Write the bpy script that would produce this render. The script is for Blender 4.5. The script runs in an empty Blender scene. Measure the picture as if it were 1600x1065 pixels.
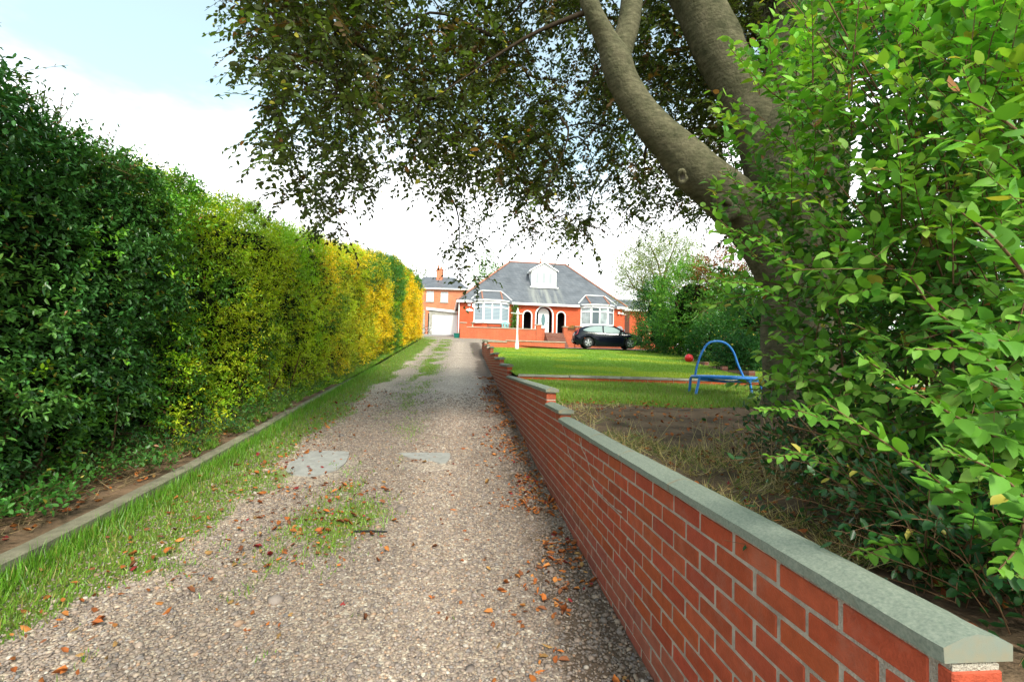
import bpy, bmesh, math, random
import numpy as np
from mathutils import Vector, Matrix
from mathutils.geometry import tessellate_polygon
rng = np.random.default_rng(7); random.seed(7)
sc = bpy.context.scene; C = sc.collection
R = math.radians
E = 1.42                                   # eye height above the near drive
# ---------------------------------------------------------------- camera
F = 755.0
cam = bpy.data.objects.new('camera', bpy.data.cameras.new('camera')); C.objects.link(cam); sc.camera = cam
cam.data.sensor_width = 36; cam.data.lens = 36*F/1600; cam.data.clip_start = .05; cam.data.clip_end = 3000
PITCH, ROLL = R(2.54), R(1.5)
camR = Matrix.Rotation(R(90)+PITCH, 3, 'X') @ Matrix.Rotation(ROLL, 3, 'Z')
cam.matrix_world = Matrix.Translation((0, 0, E)) @ camR.to_4x4()
sc.render.resolution_x = 1024; sc.render.resolution_y = 681
CR = np.array(camR)
def pt(x, y, d):
    """world point seen at photo pixel (x, y) at distance d along the view"""
    v = CR @ np.array([(x-800)/F*d, (532.5-y)/F*d, -d]); return np.array([v[0], v[1], v[2]+E])
# ---------------------------------------------------------------- world, sun
SUN_EL, SUN_AZ = R(42), R(163)             # azimuth clockwise from +Y: behind the camera, to the right
w = bpy.data.worlds.new('World'); sc.world = w; w.use_nodes = True
nt = w.node_tree; nt.nodes.clear(); N = nt.nodes.new; L = nt.links.new
out = N('ShaderNodeOutputWorld'); sky = N('ShaderNodeTexSky'); sky.sky_type = 'NISHITA'; sky.sun_disc = False
sky.sun_elevation = SUN_EL; sky.sun_rotation = SUN_AZ; sky.air_density = 1.0; sky.dust_density = 2.0
b1 = N('ShaderNodeBackground'); b1.inputs[1].default_value = .15
tint = N('ShaderNodeMix'); tint.data_type = 'RGBA'; tint.blend_type = 'MULTIPLY'; tint.inputs[0].default_value = 1; tint.inputs[7].default_value = (1.0, 1.28, 1.0, 1); L(sky.outputs[0], tint.inputs[6]); L(tint.outputs[2], b1.inputs[0])
b2 = N('ShaderNodeBackground'); b2.inputs[0].default_value = (.97, .985, 1, 1); b2.inputs[1].default_value = 1.35
tc = N('ShaderNodeTexCoord'); mp = N('ShaderNodeMapping'); mp.inputs['Scale'].default_value = (1, 1, 2.6)
L(tc.outputs['Generated'], mp.inputs[0])
nz = N('ShaderNodeTexNoise'); nz.inputs['Scale'].default_value = 1.5; nz.inputs['Detail'].default_value = 7; nz.inputs['Roughness'].default_value = .55
L(mp.outputs[0], nz.inputs['Vector'])
sp = N('ShaderNodeSeparateXYZ'); L(tc.outputs['Generated'], sp.inputs[0])
el = N('ShaderNodeMapRange'); el.inputs[1].default_value = .05; el.inputs[2].default_value = .55; el.inputs[3].default_value = .40; el.inputs[4].default_value = -.22
L(sp.outputs[2], el.inputs[0])
ad = N('ShaderNodeMath'); ad.operation = 'ADD'; L(nz.outputs[0], ad.inputs[0]); L(el.outputs[0], ad.inputs[1])
mr = N('ShaderNodeMapRange'); mr.interpolation_type = 'SMOOTHSTEP'; mr.inputs[1].default_value = .40; mr.inputs[2].default_value = .66
mr.inputs[3].default_value = .18; mr.inputs[4].default_value = 1
L(ad.outputs[0], mr.inputs[0])
mx = N('ShaderNodeMixShader'); L(mr.outputs[0], mx.inputs[0]); L(b1.outputs[0], mx.inputs[1]); L(b2.outputs[0], mx.inputs[2]); L(mx.outputs[0], out.inputs[0])
sl = bpy.data.lights.new('sun', 'SUN'); sl.energy = 2.3; sl.angle = R(9); sl.color = (1, .95, .86)
so = bpy.data.objects.new('sun', sl); C.objects.link(so)
sd = Vector((math.sin(SUN_AZ)*math.cos(SUN_EL), math.cos(SUN_AZ)*math.cos(SUN_EL), math.sin(SUN_EL)))
so.rotation_euler = sd.to_track_quat('Z', 'Y').to_euler()
sc.view_settings.view_transform = 'Standard'; sc.view_settings.look = 'None'; sc.view_settings.gamma = 1
sc.view_settings.exposure = .92
sc.render.engine = 'CYCLES'
sc.cycles.max_bounces = 8; sc.cycles.transparent_max_bounces = 8

# ---------------------------------------------------------------- naming helpers
def tag(o, label=None, cat=None, group=None, kind=None):
    if label: o['label'] = label
    if cat: o['category'] = cat
    if group: o['group'] = group
    if kind: o['kind'] = kind
    return o
def empty(name, loc, label, cat, group=None, rz=0):
    o = bpy.data.objects.new(name, None); C.objects.link(o); o.location = tuple(loc); o.rotation_euler = (0, 0, rz)
    o.empty_display_size = .1
    return tag(o, label, cat, group)
def link(name, me, mat=None, parent=None, world=False):
    """link a mesh as ONE object; if world, its coordinates are world ones and get moved into the parent's frame"""
    o = bpy.data.objects.new(name, me); C.objects.link(o)
    if mat and not me.materials: me.materials.append(mat)
    if parent:
        o.parent = parent
        if world:
            m = Matrix.Translation(parent.location) @ parent.rotation_euler.to_matrix().to_4x4()
            if parent.parent:
                g = parent.parent; m = Matrix.Translation(g.location) @ g.rotation_euler.to_matrix().to_4x4() @ m
            me.transform(m.inverted())
    return o
# ---------------------------------------------------------------- materials
def lin(r, g, b): return tuple(((c/255)/12.92 if c/255 <= .04045 else ((c/255+.055)/1.055)**2.4) for c in (r, g, b)) + (1,)
def mat(name, base, rough=.7, spec=.3, noise=0, nscale=8, bump=0, bscale=60, attr=None, metal=0, trans=0, coat=0, col2=None, aspect=None):
    m = bpy.data.materials.new(name); m.use_nodes = True; t = m.node_tree; nd = t.nodes; lk = t.links
    p = nd['Principled BSDF']; p.inputs['Roughness'].default_value = rough; p.inputs['Specular IOR Level'].default_value = spec
    p.inputs['Metallic'].default_value = metal; p.inputs['Coat Weight'].default_value = coat
    if coat: p.inputs['Coat Roughness'].default_value = .05
    co = nd.new('ShaderNodeTexCoord'); src = None
    if attr:
        a = nd.new('ShaderNodeAttribute'); a.attribute_name = attr; src = a.outputs['Color']
    else:
        rgb = nd.new('ShaderNodeRGB'); rgb.outputs[0].default_value = base; src = rgb.outputs[0]
    vec = co.outputs['Object']
    if aspect:
        mpn = nd.new('ShaderNodeMapping'); mpn.inputs['Scale'].default_value = aspect; lk.new(vec, mpn.inputs[0]); vec = mpn.outputs[0]
    if noise or col2:
        n = nd.new('ShaderNodeTexNoise'); n.inputs['Scale'].default_value = nscale; n.inputs['Detail'].default_value = 6; n.inputs['Roughness'].default_value = .65
        lk.new(vec, n.inputs['Vector'])
        mxn = nd.new('ShaderNodeMix'); mxn.data_type = 'RGBA'
        rp = nd.new('ShaderNodeMapRange'); rp.inputs[1].default_value = .35; rp.inputs[2].default_value = .65; lk.new(n.outputs[0], rp.inputs[0])
        lk.new(rp.outputs[0], mxn.inputs[0]); lk.new(src, mxn.inputs[6])
        if col2: mxn.inputs[7].default_value = col2
        else:
            mu = nd.new('ShaderNodeMix'); mu.data_type = 'RGBA'; mu.blend_type = 'MULTIPLY'; mu.inputs[0].default_value = 1
            lk.new(src, mu.inputs[6]); k = 1-noise; mu.inputs[7].default_value = (k, k, k, 1); lk.new(mu.outputs[2], mxn.inputs[7])
        src = mxn.outputs[2]
    lk.new(src, p.inputs['Base Color'])
    if bump:
        n2 = nd.new('ShaderNodeTexNoise'); n2.inputs['Scale'].default_value = bscale; n2.inputs['Detail'].default_value = 8
        lk.new(vec, n2.inputs['Vector'])
        bp = nd.new('ShaderNodeBump'); bp.inputs['Strength'].default_value = bump; bp.inputs['Distance'].default_value = .02
        lk.new(n2.outputs[0], bp.inputs['Height']); lk.new(bp.outputs[0], p.inputs['Normal'])
    if trans:
        tr = nd.new('ShaderNodeBsdfTranslucent'); ms = nd.new('ShaderNodeMixShader'); ms.inputs[0].default_value = trans
        br = nd.new('ShaderNodeMix'); br.data_type = 'RGBA'; br.blend_type = 'MULTIPLY'; br.inputs[0].default_value = 1
        lk.new(src, br.inputs[6]); br.inputs[7].default_value = (1.5, 1.6, .7, 1); lk.new(br.outputs[2], tr.inputs[0])
        lk.new(p.outputs[0], ms.inputs[1]); lk.new(tr.outputs[0], ms.inputs[2]); lk.new(ms.outputs[0], nd['Material Output'].inputs[0])
    return m
def brickmat(name, c1, c2, mortar, bw=.225, bh=.075, ms=.012, rough=.8, axis='XZ', bump=.3, noise=.25, sq=.5):
    m = mat(name, c1, rough, .25); t = m.node_tree; nd = t.nodes; lk = t.links; p = nd['Principled BSDF']
    co = nd.new('ShaderNodeTexCoord'); s = nd.new('ShaderNodeSeparateXYZ'); lk.new(co.outputs['Object'], s.inputs[0])
    cb = nd.new('ShaderNodeCombineXYZ')
    if axis == 'XZ':
        a = nd.new('ShaderNodeMath'); a.operation = 'ADD'; lk.new(s.outputs[0], a.inputs[0]); lk.new(s.outputs[1], a.inputs[1])
        lk.new(a.outputs[0], cb.inputs[0]); lk.new(s.outputs[2], cb.inputs[1])
    else: lk.new(s.outputs[0], cb.inputs[0]); lk.new(s.outputs[1], cb.inputs[1])
    b = nd.new('ShaderNodeTexBrick'); b.offset = sq; b.inputs['Color1'].default_value = c1; b.inputs['Color2'].default_value = c2; b.inputs['Mortar'].default_value = mortar
    b.inputs['Scale'].default_value = 1; b.inputs['Mortar Size'].default_value = ms*.5; b.inputs['Brick Width'].default_value = bw; b.inputs['Row Height'].default_value = bh
    lk.new(cb.outputs[0], b.inputs['Vector'])
    n = nd.new('ShaderNodeTexNoise'); n.inputs['Scale'].default_value = 1.3; n.inputs['Detail'].default_value = 8; lk.new(co.outputs['Object'], n.inputs['Vector'])
    rp = nd.new('ShaderNodeMapRange'); rp.inputs[1].default_value = .3; rp.inputs[2].default_value = .7; rp.inputs[3].default_value = 1-noise; rp.inputs[4].default_value = 1+noise*.5
    lk.new(n.outputs[0], rp.inputs[0])
    mu = nd.new('ShaderNodeVectorMath'); mu.operation = 'SCALE'; lk.new(b.outputs[0], mu.inputs[0]); lk.new(rp.outputs[0], mu.inputs['Scale'])
    lk.new(mu.outputs[0], p.inputs['Base Color'])
    bp = nd.new('ShaderNodeBump'); bp.inputs['Strength'].default_value = bump; bp.inputs['Distance'].default_value = .01; bp.invert = True
    lk.new(b.outputs[1], bp.inputs['Height']); lk.new(bp.outputs[0], p.inputs['Normal'])
    return m
M = {}
M['leaf'] = mat('leaf', None, .42, .45, attr='col', trans=.28)
M['leaf_glossy'] = mat('leaf_glossy', None, .36, .4, attr='col', trans=.15)
M['leaf_dull'] = mat('leaf_dull', None, .6, .25, attr='col', trans=.3)
M['litter'] = mat('litter', None, .75, .2, attr='col', noise=.35, nscale=60)
M['bark'] = mat('bark', (.145, .128, .078, 1), .92, .1, nscale=7, col2=(.075, .074, .040, 1), bump=.6, bscale=40, aspect=(1, 1, .8))
_t = M['bark'].node_tree; _p = _t.nodes['Principled BSDF']; _c = _p.inputs['Base Color'].links[0].from_socket
_co = _t.nodes.new('ShaderNodeTexCoord'); _m1 = _t.nodes.new('ShaderNodeMapping'); _m1.inputs['Scale'].default_value = (9, 9, 46); _t.links.new(_co.outputs['Object'], _m1.inputs[0])
_n = _t.nodes.new('ShaderNodeTexNoise'); _n.inputs['Scale'].default_value = 1; _n.inputs['Detail'].default_value = 8; _n.inputs['Roughness'].default_value = .7; _t.links.new(_m1.outputs[0], _n.inputs['Vector'])
_r = _t.nodes.new('ShaderNodeMapRange'); _r.inputs[1].default_value = .35; _r.inputs[2].default_value = .65; _r.inputs[3].default_value = .62; _r.inputs[4].default_value = 1.25; _t.links.new(_n.outputs[0], _r.inputs[0])
_s = _t.nodes.new('ShaderNodeVectorMath'); _s.operation = 'SCALE'; _t.links.new(_c, _s.inputs[0]); _t.links.new(_r.outputs[0], _s.inputs['Scale']); _t.links.new(_s.outputs[0], _p.inputs['Base Color'])
M['twig'] = mat('twig', (.16, .09, .045, 1), .8, .2, noise=.4, nscale=30)
M['dark_twig'] = mat('dark_twig', (.05, .035, .022, 1), .9, .1, noise=.4, nscale=30)
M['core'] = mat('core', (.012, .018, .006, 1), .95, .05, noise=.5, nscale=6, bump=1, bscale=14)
M['white'] = mat('white_paint', (.8, .8, .79, 1), .45, .4, noise=.06, nscale=9)
M['upvc'] = mat('white_frame', (.82, .83, .84, 1), .3, .5)
M['concrete'] = mat('concrete', (.26, .235, .165, 1), .9, .2, noise=.4, nscale=7, bump=.4, bscale=120)
M['black'] = mat('black_rubber', (.015, .015, .016, 1), .6, .3)
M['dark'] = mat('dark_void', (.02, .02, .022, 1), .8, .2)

# ---------------------------------------------------------------- geometry helpers
def hashn(ix, iy, iz, seed):
    h = (ix*374761393 + iy*668265263 + iz*2147483647 + seed*974711) & 0xffffffff
    h = ((h ^ (h >> 13))*1274126177) & 0xffffffff
    return ((h ^ (h >> 16)) & 0xffff)/65535.0
def vnoise(p, scale, seed=0):
    q = np.asarray(p, float)*scale; i = np.floor(q).astype(np.int64); f = q-i; f = f*f*(3-2*f); r = 0
    for dx in (0, 1):
        for dy in (0, 1):
            for dz_ in (0, 1):
                wgt = (f[:, 0] if dx else 1-f[:, 0])*(f[:, 1] if dy else 1-f[:, 1])*(f[:, 2] if dz_ else 1-f[:, 2])
                r = r + wgt*hashn(i[:, 0]+dx, i[:, 1]+dy, i[:, 2]+dz_, seed)
    return r
def fbm(p, scale, seed=0): return .55*vnoise(p, scale, seed)+.3*vnoise(p, scale*2.1, seed+1)+.15*vnoise(p, scale*4.3, seed+2)
def unit(v): return v/np.maximum(np.linalg.norm(v, axis=-1, keepdims=True), 1e-9)
def npmesh(name, V, faces, col=None, smooth=True):
    """V (n,3); faces list of (m,k) int arrays"""
    me = bpy.data.meshes.new(name); V = np.ascontiguousarray(V, np.float32)
    me.vertices.add(len(V)); me.vertices.foreach_set('co', V.ravel())
    ls = np.concatenate([f.ravel() for f in faces]).astype(np.int32)
    cnt = np.concatenate([np.full(len(f), f.shape[1], np.int32) for f in faces])
    st = np.concatenate([[0], np.cumsum(cnt)[:-1]]).astype(np.int32)
    me.loops.add(len(ls)); me.loops.foreach_set('vertex_index', ls)
    me.polygons.add(len(cnt)); me.polygons.foreach_set('loop_start', st); me.polygons.foreach_set('loop_total', cnt)
    me.polygons.foreach_set('use_smooth', np.full(len(cnt), smooth))
    if col is not None:
        a = me.color_attributes.new('col', 'FLOAT_COLOR', 'POINT')
        c4 = np.ones((len(V), 4), np.float32); c4[:, :3] = col; a.data.foreach_set('color', c4.ravel())
    me.update(calc_edges=True); return me
DIAMOND = (np.array([[0, 0, 0], [.45, -.5, .1], [1, 0, -.04], [.45, .5, .1]]), [np.array([[0, 1, 2], [0, 2, 3]])])
OVATE = (np.array([[0, 0, 0], [.34, 0, .0], [.7, 0, -.02], [1.0, 0, -.10],
                   [.13, -.36, .05], [.42, -.5, .07], [.76, -.33, .02],
                   [.13, .36, .05], [.42, .5, .07], [.76, .33, .02]]),
         [np.array([[4, 5, 1, 0], [5, 6, 2, 1], [0, 1, 8, 7], [1, 2, 9, 8]]), np.array([[6, 3, 2], [2, 3, 9]])])
LEAF6 = (np.array([[0, 0, 0], [.3, -.42, .07], [.72, -.36, .03], [1, 0, -.05], [.72, .36, .03], [.3, .42, .07]]),
         [np.array([[0, 1, 2, 3], [0, 3, 4, 5]])])
BLADE = (np.array([[0, -.5, 0], [0, .5, 0], [.5, -.35, .08], [.5, .35, .08], [1, 0, -.05]]), [np.array([[0, 1, 3, 2]]), np.array([[2, 3, 4]])])
def leaves(name, P, D, U, Ln, wr, col, tmpl=DIAMOND, jit=.12):
    """P base, D direction, U approx up-normal of blade, Ln length, wr width ratio, col (n,3)"""
    T, Fs = tmpl; n = len(P); D = unit(D); S = unit(np.cross(U, D)); Nn = np.cross(D, S)
    Ln = np.broadcast_to(Ln, (n,)); wr = np.broadcast_to(wr, (n,))
    bend = rng.normal(1, .8, n)
    V = P[:, None, :]+(D[:, None, :]*T[None, :, 0:1] + S[:, None, :]*T[None, :, 1:2]*wr[:, None, None] + Nn[:, None, :]*T[None, :, 2:3]*bend[:, None, None])*Ln[:, None, None]
    k = len(T); off = (np.arange(n)*k)
    faces = [(f[None]+off[:, None, None]).reshape(-1, f.shape[1]) for f in Fs]
    return npmesh(name, V.reshape(-1, 3), faces, np.repeat(col, k, axis=0))
def tubes(name, paths, sides=6, closed_end=True, rough=0, seed=1):
    """paths: list of (pts (m,3), radii (m,)) -> one mesh"""
    VV = []; FF = []; base = 0
    for P, r in paths:
        P = np.asarray(P, float); r = np.broadcast_to(np.asarray(r, float), (len(P),)); m = len(P)
        T = unit(np.gradient(P, axis=0)); a = np.array([0, 0, 1.]) if abs(T[0, 2]) < .9 else np.array([1., 0, 0])
        nrm = unit(np.cross(T[0], a)); ang = np.arange(sides)*2*np.pi/sides
        for i in range(m):
            nrm = unit(nrm-T[i]*np.dot(nrm, T[i])); b = np.cross(T[i], nrm)
            ring = P[i]+r[i]*(np.cos(ang)[:, None]*nrm+np.sin(ang)[:, None]*b)
            if rough: 
                q = ring*np.array([1, 1, .6]); ring = ring+(ring-P[i])*((fbm(q, 2.6, seed)-.5)*rough)[:, None]
            VV.append(ring)
        i0 = (np.arange(m-1)*sides)[:, None]+np.arange(sides)[None]; j = (np.arange(sides)+1) % sides
        i1 = (np.arange(m-1)*sides)[:, None]+j[None]
        FF.append(np.stack([i0, i1, i1+sides, i0+sides], -1).reshape(-1, 4)+base); base += m*sides
    return npmesh(name, np.concatenate(VV), [np.concatenate(FF)])
def spline(pts, n):
    """Catmull-Rom through rows of pts (any columns)"""
    p = np.asarray(pts, float); p = np.vstack([2*p[0]-p[1], p, 2*p[-1]-p[-2]]); o = []
    segs = len(p)-3
    for t in np.linspace(0, segs-1e-6, n):
        i = int(t); f = t-i; a, b, c, d = p[i:i+4]
        o.append(.5*((2*b)+(-a+c)*f+(2*a-5*b+4*c-d)*f*f+(-a+3*b-3*c+d)*f**3))
    return np.array(o)
class MB:
    def __init__(s): s.v = []; s.f = []
    def poly(s, pts): 
        n = len(s.v); s.v += [tuple(p) for p in pts]; s.f.append(tuple(range(n, n+len(pts))))
    def box(s, a, b, fr=None):
        n = len(s.v); x0, y0, z0 = a; x1, y1, z1 = b
        vs = [(x0, y0, z0), (x1, y0, z0), (x1, y1, z0), (x0, y1, z0), (x0, y0, z1), (x1, y0, z1), (x1, y1, z1), (x0, y1, z1)]
        if fr: vs = [tuple(fr(*q)) for q in vs]
        s.v += vs; s.f += [tuple(n+i for i in q) for q in ((0, 3, 2, 1), (4, 5, 6, 7), (0, 1, 5, 4), (1, 2, 6, 5), (2, 3, 7, 6), (3, 0, 4, 7))]; return s
    def prism(s, outline, axis, a, b):
        """outline of 2D points extruded between a and b along axis 0/1/2"""
        def mk(p, t):
            q = list(p); q.insert(axis, t); return tuple(q)
        n = len(s.v); k = len(outline); s.v += [mk(p, a) for p in outline]+[mk(p, b) for p in outline]
        s.f.append(tuple(range(n+k-1, n-1, -1))); s.f.append(tuple(range(n+k, n+2*k)))
        for i in range(k): s.f.append((n+i, n+(i+1) % k, n+k+(i+1) % k, n+k+i))
        return s
    def cyl(s, c, r, h, n=16, r2=None, axis=2):
        r2 = r if r2 is None else r2; b = len(s.v)
        for rr, t in ((r, 0), (r2, h)):
            for i in range(n):
                a = i*2*math.pi/n; q = [rr*math.cos(a), rr*math.sin(a)]; q.insert(axis, t); s.v.append((c[0]+q[0], c[1]+q[1], c[2]+q[2]))
        s.f.append(tuple(range(b+n-1, b-1, -1))); s.f.append(tuple(range(b+n, b+2*n)))
        for i in range(n): s.f.append((b+i, b+(i+1) % n, b+n+(i+1) % n, b+n+i))
        return s
    def lathe(s, prof, c=(0, 0, 0), n=16):
        b = len(s.v)
        for r, z in prof:
            for i in range(n): a = i*2*math.pi/n; s.v.append((c[0]+r*math.cos(a), c[1]+r*math.sin(a), c[2]+z))
        for j in range(len(prof)-1):
            for i in range(n): s.f.append((b+j*n+i, b+j*n+(i+1) % n, b+(j+1)*n+(i+1) % n, b+(j+1)*n+i))
        return s
    def obj(s, name, m, parent=None, bevel=0, smooth=False, world=False):
        me = bpy.data.meshes.new(name); me.from_pydata(s.v, [], s.f)
        bm = bmesh.new(); bm.from_mesh(me); bmesh.ops.recalc_face_normals(bm, faces=bm.faces)
        if bevel: bmesh.ops.bevel(bm, geom=bm.edges[:], offset=bevel, segments=1, affect='EDGES', profile=.5)
        bm.to_mesh(me); bm.free()
        if smooth: me.polygons.foreach_set('use_smooth', [True]*len(me.polygons))
        return link(name, me, m, parent, world)

# ---------------------------------------------------------------- lie of the land (heights relative to the eye, then +E)
SK = .1033
_DY = [-20, 0, 2, 3, 4.6, 6.4, 8.7, 15.3, 22, 30, 36, 48, 60, 400]; _DH = [-1.42, -1.42, -1.42, -1.39, -1.29, -1.13, -.88, -.28, .37, 1.15, 1.70, 2.55, 3.1, 3.1]
_yy = np.linspace(-20, 400, 8401); _hh = np.interp(_yy, _DY, _DH); _k = np.ones(25)/25
_hh = np.convolve(np.pad(_hh, 12, 'edge'), _k, 'valid')
def dz(Y): return np.interp(Y, _yy, _hh)+E
def lawnz(Y): return -.22+.052*(np.asarray(Y, float)-8.5)+E
def gardz(Y): return np.interp(Y, [-5, 2, 4, 5, 8.6, 40], [-.74, -.68, -.54, -.47, -.44, -.44])+E
def walls(Y): return np.interp(Y, [0, 22, 25, 28, 30], [.908, .908, 1.08, 1.40, 1.50])
def fore(X, Y):
    t = np.clip((np.asarray(X, float)+3)/7, 0, 1); t = t*t*(3-2*t)
    return dz(Y)*(1-t)+(1.02+.04*(np.asarray(Y, float)-31)+E)*t
def sheet(name, lo, hi, Y0, Y1, nx, ny, hf, m, col=None, ypow=1, jitter=0):
    Y = Y0+(Y1-Y0)*np.linspace(0, 1, ny)**ypow; t = np.linspace(0, 1, nx)
    l = np.array([lo(y) for y in Y]); h = np.array([hi(y) for y in Y])
    X = l[:, None]+(h-l)[:, None]*t[None]; YY = np.repeat(Y[:, None], nx, 1)
    P = np.stack([X.ravel(), YY.ravel(), np.zeros(X.size)], -1); P[:, 2] = hf(P[:, 0], P[:, 1])
    if jitter: P[:, 2] += (fbm(P, 1.7, 5)-.5)*jitter
    i = (np.arange(ny-1)*nx)[:, None]+np.arange(nx-1)[None]
    f = np.stack([i, i+1, i+nx+1, i+nx], -1).reshape(-1, 4)
    me = npmesh(name, P, [f], col(P) if col else None); o = link(name, me, m); tag(o, kind='structure'); return o
S2X = lambda s: (lambda y: s-SK*y)

# gravel material: voronoi pebbles with green/soil masks from the colour attribute (r = grass, g = soil)
def gravelmat():
    m = bpy.data.materials.new('gravel'); m.use_nodes = True; t = m.node_tree; nd = t.nodes; lk = t.links; p = nd['Principled BSDF']
    co = nd.new('ShaderNodeTexCoord'); v = nd.new('ShaderNodeTexVoronoi'); v.inputs['Scale'].default_value = 62; lk.new(co.outputs['Object'], v.inputs['Vector'])
    cr = nd.new('ShaderNodeValToRGB'); e = cr.color_ramp.elements
    cols = [(0, (.10, .08, .075)), (.2, (.22, .17, .135)), (.4, (.33, .25, .19)), (.6, (.25, .205, .175)), (.8, (.40, .32, .24)), (1, (.52, .46, .38))]
    e[0].position = 0; e[0].color = (*cols[0][1], 1); e[1].position = 1; e[1].color = (*cols[-1][1], 1)
    for q, c in cols[1:-1]: k = e.new(q); k.color = (*c, 1)
    sx = nd.new('ShaderNodeSeparateColor'); lk.new(v.outputs['Color'], sx.inputs[0]); lk.new(sx.outputs[0], cr.inputs[0])
    at = nd.new('ShaderNodeAttribute'); at.attribute_name = 'col'; sa = nd.new('ShaderNodeSeparateColor'); lk.new(at.outputs['Color'], sa.inputs[0])
    n = nd.new('ShaderNodeTexNoise'); n.inputs['Scale'].default_value = 9; n.inputs['Detail'].default_value = 9; n.inputs['Roughness'].default_value = .75; lk.new(co.outputs['Object'], n.inputs['Vector'])
    def mixin(src, chan, c, a=.35, b=.65):
        ad = nd.new('ShaderNodeMath'); ad.operation = 'ADD'; lk.new(n.outputs[0], ad.inputs[0]); lk.new(chan, ad.inputs[1])
        r = nd.new('ShaderNodeMapRange'); r.inputs[1].default_value = .9; r.inputs[2].default_value = 1.15; lk.new(ad.outputs[0], r.inputs[0])
        x = nd.new('ShaderNodeMix'); x.data_type = 'RGBA'; lk.new(r.outputs[0], x.inputs[0]); lk.new(src, x.inputs[6]); x.inputs[7].default_value = c; return x.outputs[2]
    g2 = nd.new('ShaderNodeTexNoise'); g2.inputs['Scale'].default_value = 1.3; g2.inputs['Detail'].default_value = 4; lk.new(co.outputs['Object'], g2.inputs['Vector'])
    big = nd.new('ShaderNodeMapRange'); big.inputs[1].default_value = .3; big.inputs[2].default_value = .7; big.inputs[3].default_value = .98; big.inputs[4].default_value = 1.25; lk.new(g2.outputs[0], big.inputs[0])
    tn = nd.new('ShaderNodeMix'); tn.data_type = 'RGBA'; tn.blend_type = 'MULTIPLY'; tn.inputs[0].default_value = 1; tn.inputs[7].default_value = (1.03, .99, .98, 1); lk.new(cr.outputs[0], tn.inputs[6]); sc_ = nd.new('ShaderNodeVectorMath'); sc_.operation = 'SCALE'; lk.new(tn.outputs[2], sc_.inputs[0]); lk.new(big.outputs[0], sc_.inputs['Scale'])
    rm_ = nd.new('ShaderNodeMapRange'); rm_.inputs[3].default_value = .84; rm_.inputs[4].default_value = 1.12; lk.new(sa.outputs[2], rm_.inputs[0]); s2_ = nd.new('ShaderNodeVectorMath'); s2_.operation = 'SCALE'; lk.new(sc_.outputs[0], s2_.inputs[0]); lk.new(rm_.outputs[0], s2_.inputs['Scale'])
    c = mixin(s2_.outputs[0], sa.outputs[1], (.085, .055, .035, 1)); c = mixin(c, sa.outputs[0], (.13, .17, .025, 1)); lk.new(c, p.inputs['Base Color'])
    p.inputs['Roughness'].default_value = .75
    bp = nd.new('ShaderNodeBump'); bp.invert = True; bp.inputs['Strength'].default_value = .9; bp.inputs['Distance'].default_value = .008
    lk.new(v.outputs['Distance'], bp.inputs['Height']); lk.new(bp.outputs[0], p.inputs['Normal']); return m
M['gravel'] = gravelmat()
def sOf(P): return P[:, 0]+SK*P[:, 1]
def gcol(P):
    s = sOf(P); Y = P[:, 1]; n = fbm(P*np.array([1, .55, 1]), 2.2, 11)
    strip = np.clip(1-(s+2.74)/(np.interp(Y, [0, 3, 8, 14, 34], [1.12, 1.02, .9, 1.0, 1.15])+(n-.5)*.9), 0, 1)
    mid = np.exp(-((s+1.05+.0*Y)/.42)**2)*np.interp(Y, [0, 2, 3, 5.2, 6, 9, 14, 20, 34], [.0, .15, .5, .55, .25, .45, .8, .9, .9])*np.clip((n-.32)*4, 0, 1)
    g = np.clip(strip*2.4, 0, .74)+mid*.95
    patch = np.exp(-(((s+.92)/.34)**2+((Y-4.05)/.62)**2))*.9+np.exp(-(((s+.75)/.25)**2+((Y-7.2)/.8)**2))*.5; g = g+patch*(.55+n)
    soil = np.exp(-((s-.75)/.42)**2)*.75*(.5+n)
    rut = np.exp(-((s+.15+.2*(n-.5))/.34)**2)+np.exp(-((s+1.95+.2*(n-.5))/.32)**2); return np.stack([np.clip(g, 0, .8), np.clip(soil, 0, .7), np.clip(rut, 0, 1)], -1)
sheet('driveway', S2X(-2.80), lambda y: walls(y)+.04-SK*y, -3, 30.3, 90, 700, lambda X, Y: dz(Y), M['gravel'], gcol)
def fcol(P):
    n = fbm(P*np.array([.5, 1, 1]), 1.2, 31); X, Y = P[:, 0], P[:, 1]
    g = np.exp(-((Y-35.3+.14*X)/.5)**2)*(X < 1)*.6+np.clip(n-.5, 0, 1)*1.2*(X < -1)+np.clip((-5.2-X)/1.2, 0, 1)*.7*(Y < 38)
    return np.stack([np.clip(g, 0, .8), np.where(X > 2, .35, .0), 0*g], -1)
sheet('forecourt', lambda y: -9.5, lambda y: 22, 30.3, 44, 120, 60, lambda X, Y: fore(X, Y)-.004, M['gravel'], fcol)
M['soil'] = mat('soil', (.23, .145, .09, 1), .95, .1, nscale=3.5, col2=(.08, .055, .035, 1), bump=1, bscale=30)
M['lawn'] = mat('lawn', (.21, .32, .04, 1), .9, .1, nscale=1.6, col2=(.15, .25, .03, 1), bump=.8, bscale=90)
M['rough_grass'] = mat('rough_grass', (.15, .17, .03, 1), .95, .1, nscale=2.4, col2=(.13, .09, .045, 1), bump=1, bscale=40)
sheet('verge', S2X(-7.5), S2X(-2.79), -3, 34, 50, 160, lambda X, Y: dz(Y)+.085+np.clip(-3.3-(X+SK*Y), 0, 1)*.12, M['soil'], jitter=.06)
def gardmask(P):
    Y = P[:, 1]; n = fbm(P, 1.4, 77); return None
sheet('garden_bed', lambda y: .96-SK*y, lambda y: 12, -3, 8.6, 160, 140, lambda X, Y: gardz(Y), M['soil'], jitter=.07)
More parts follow.
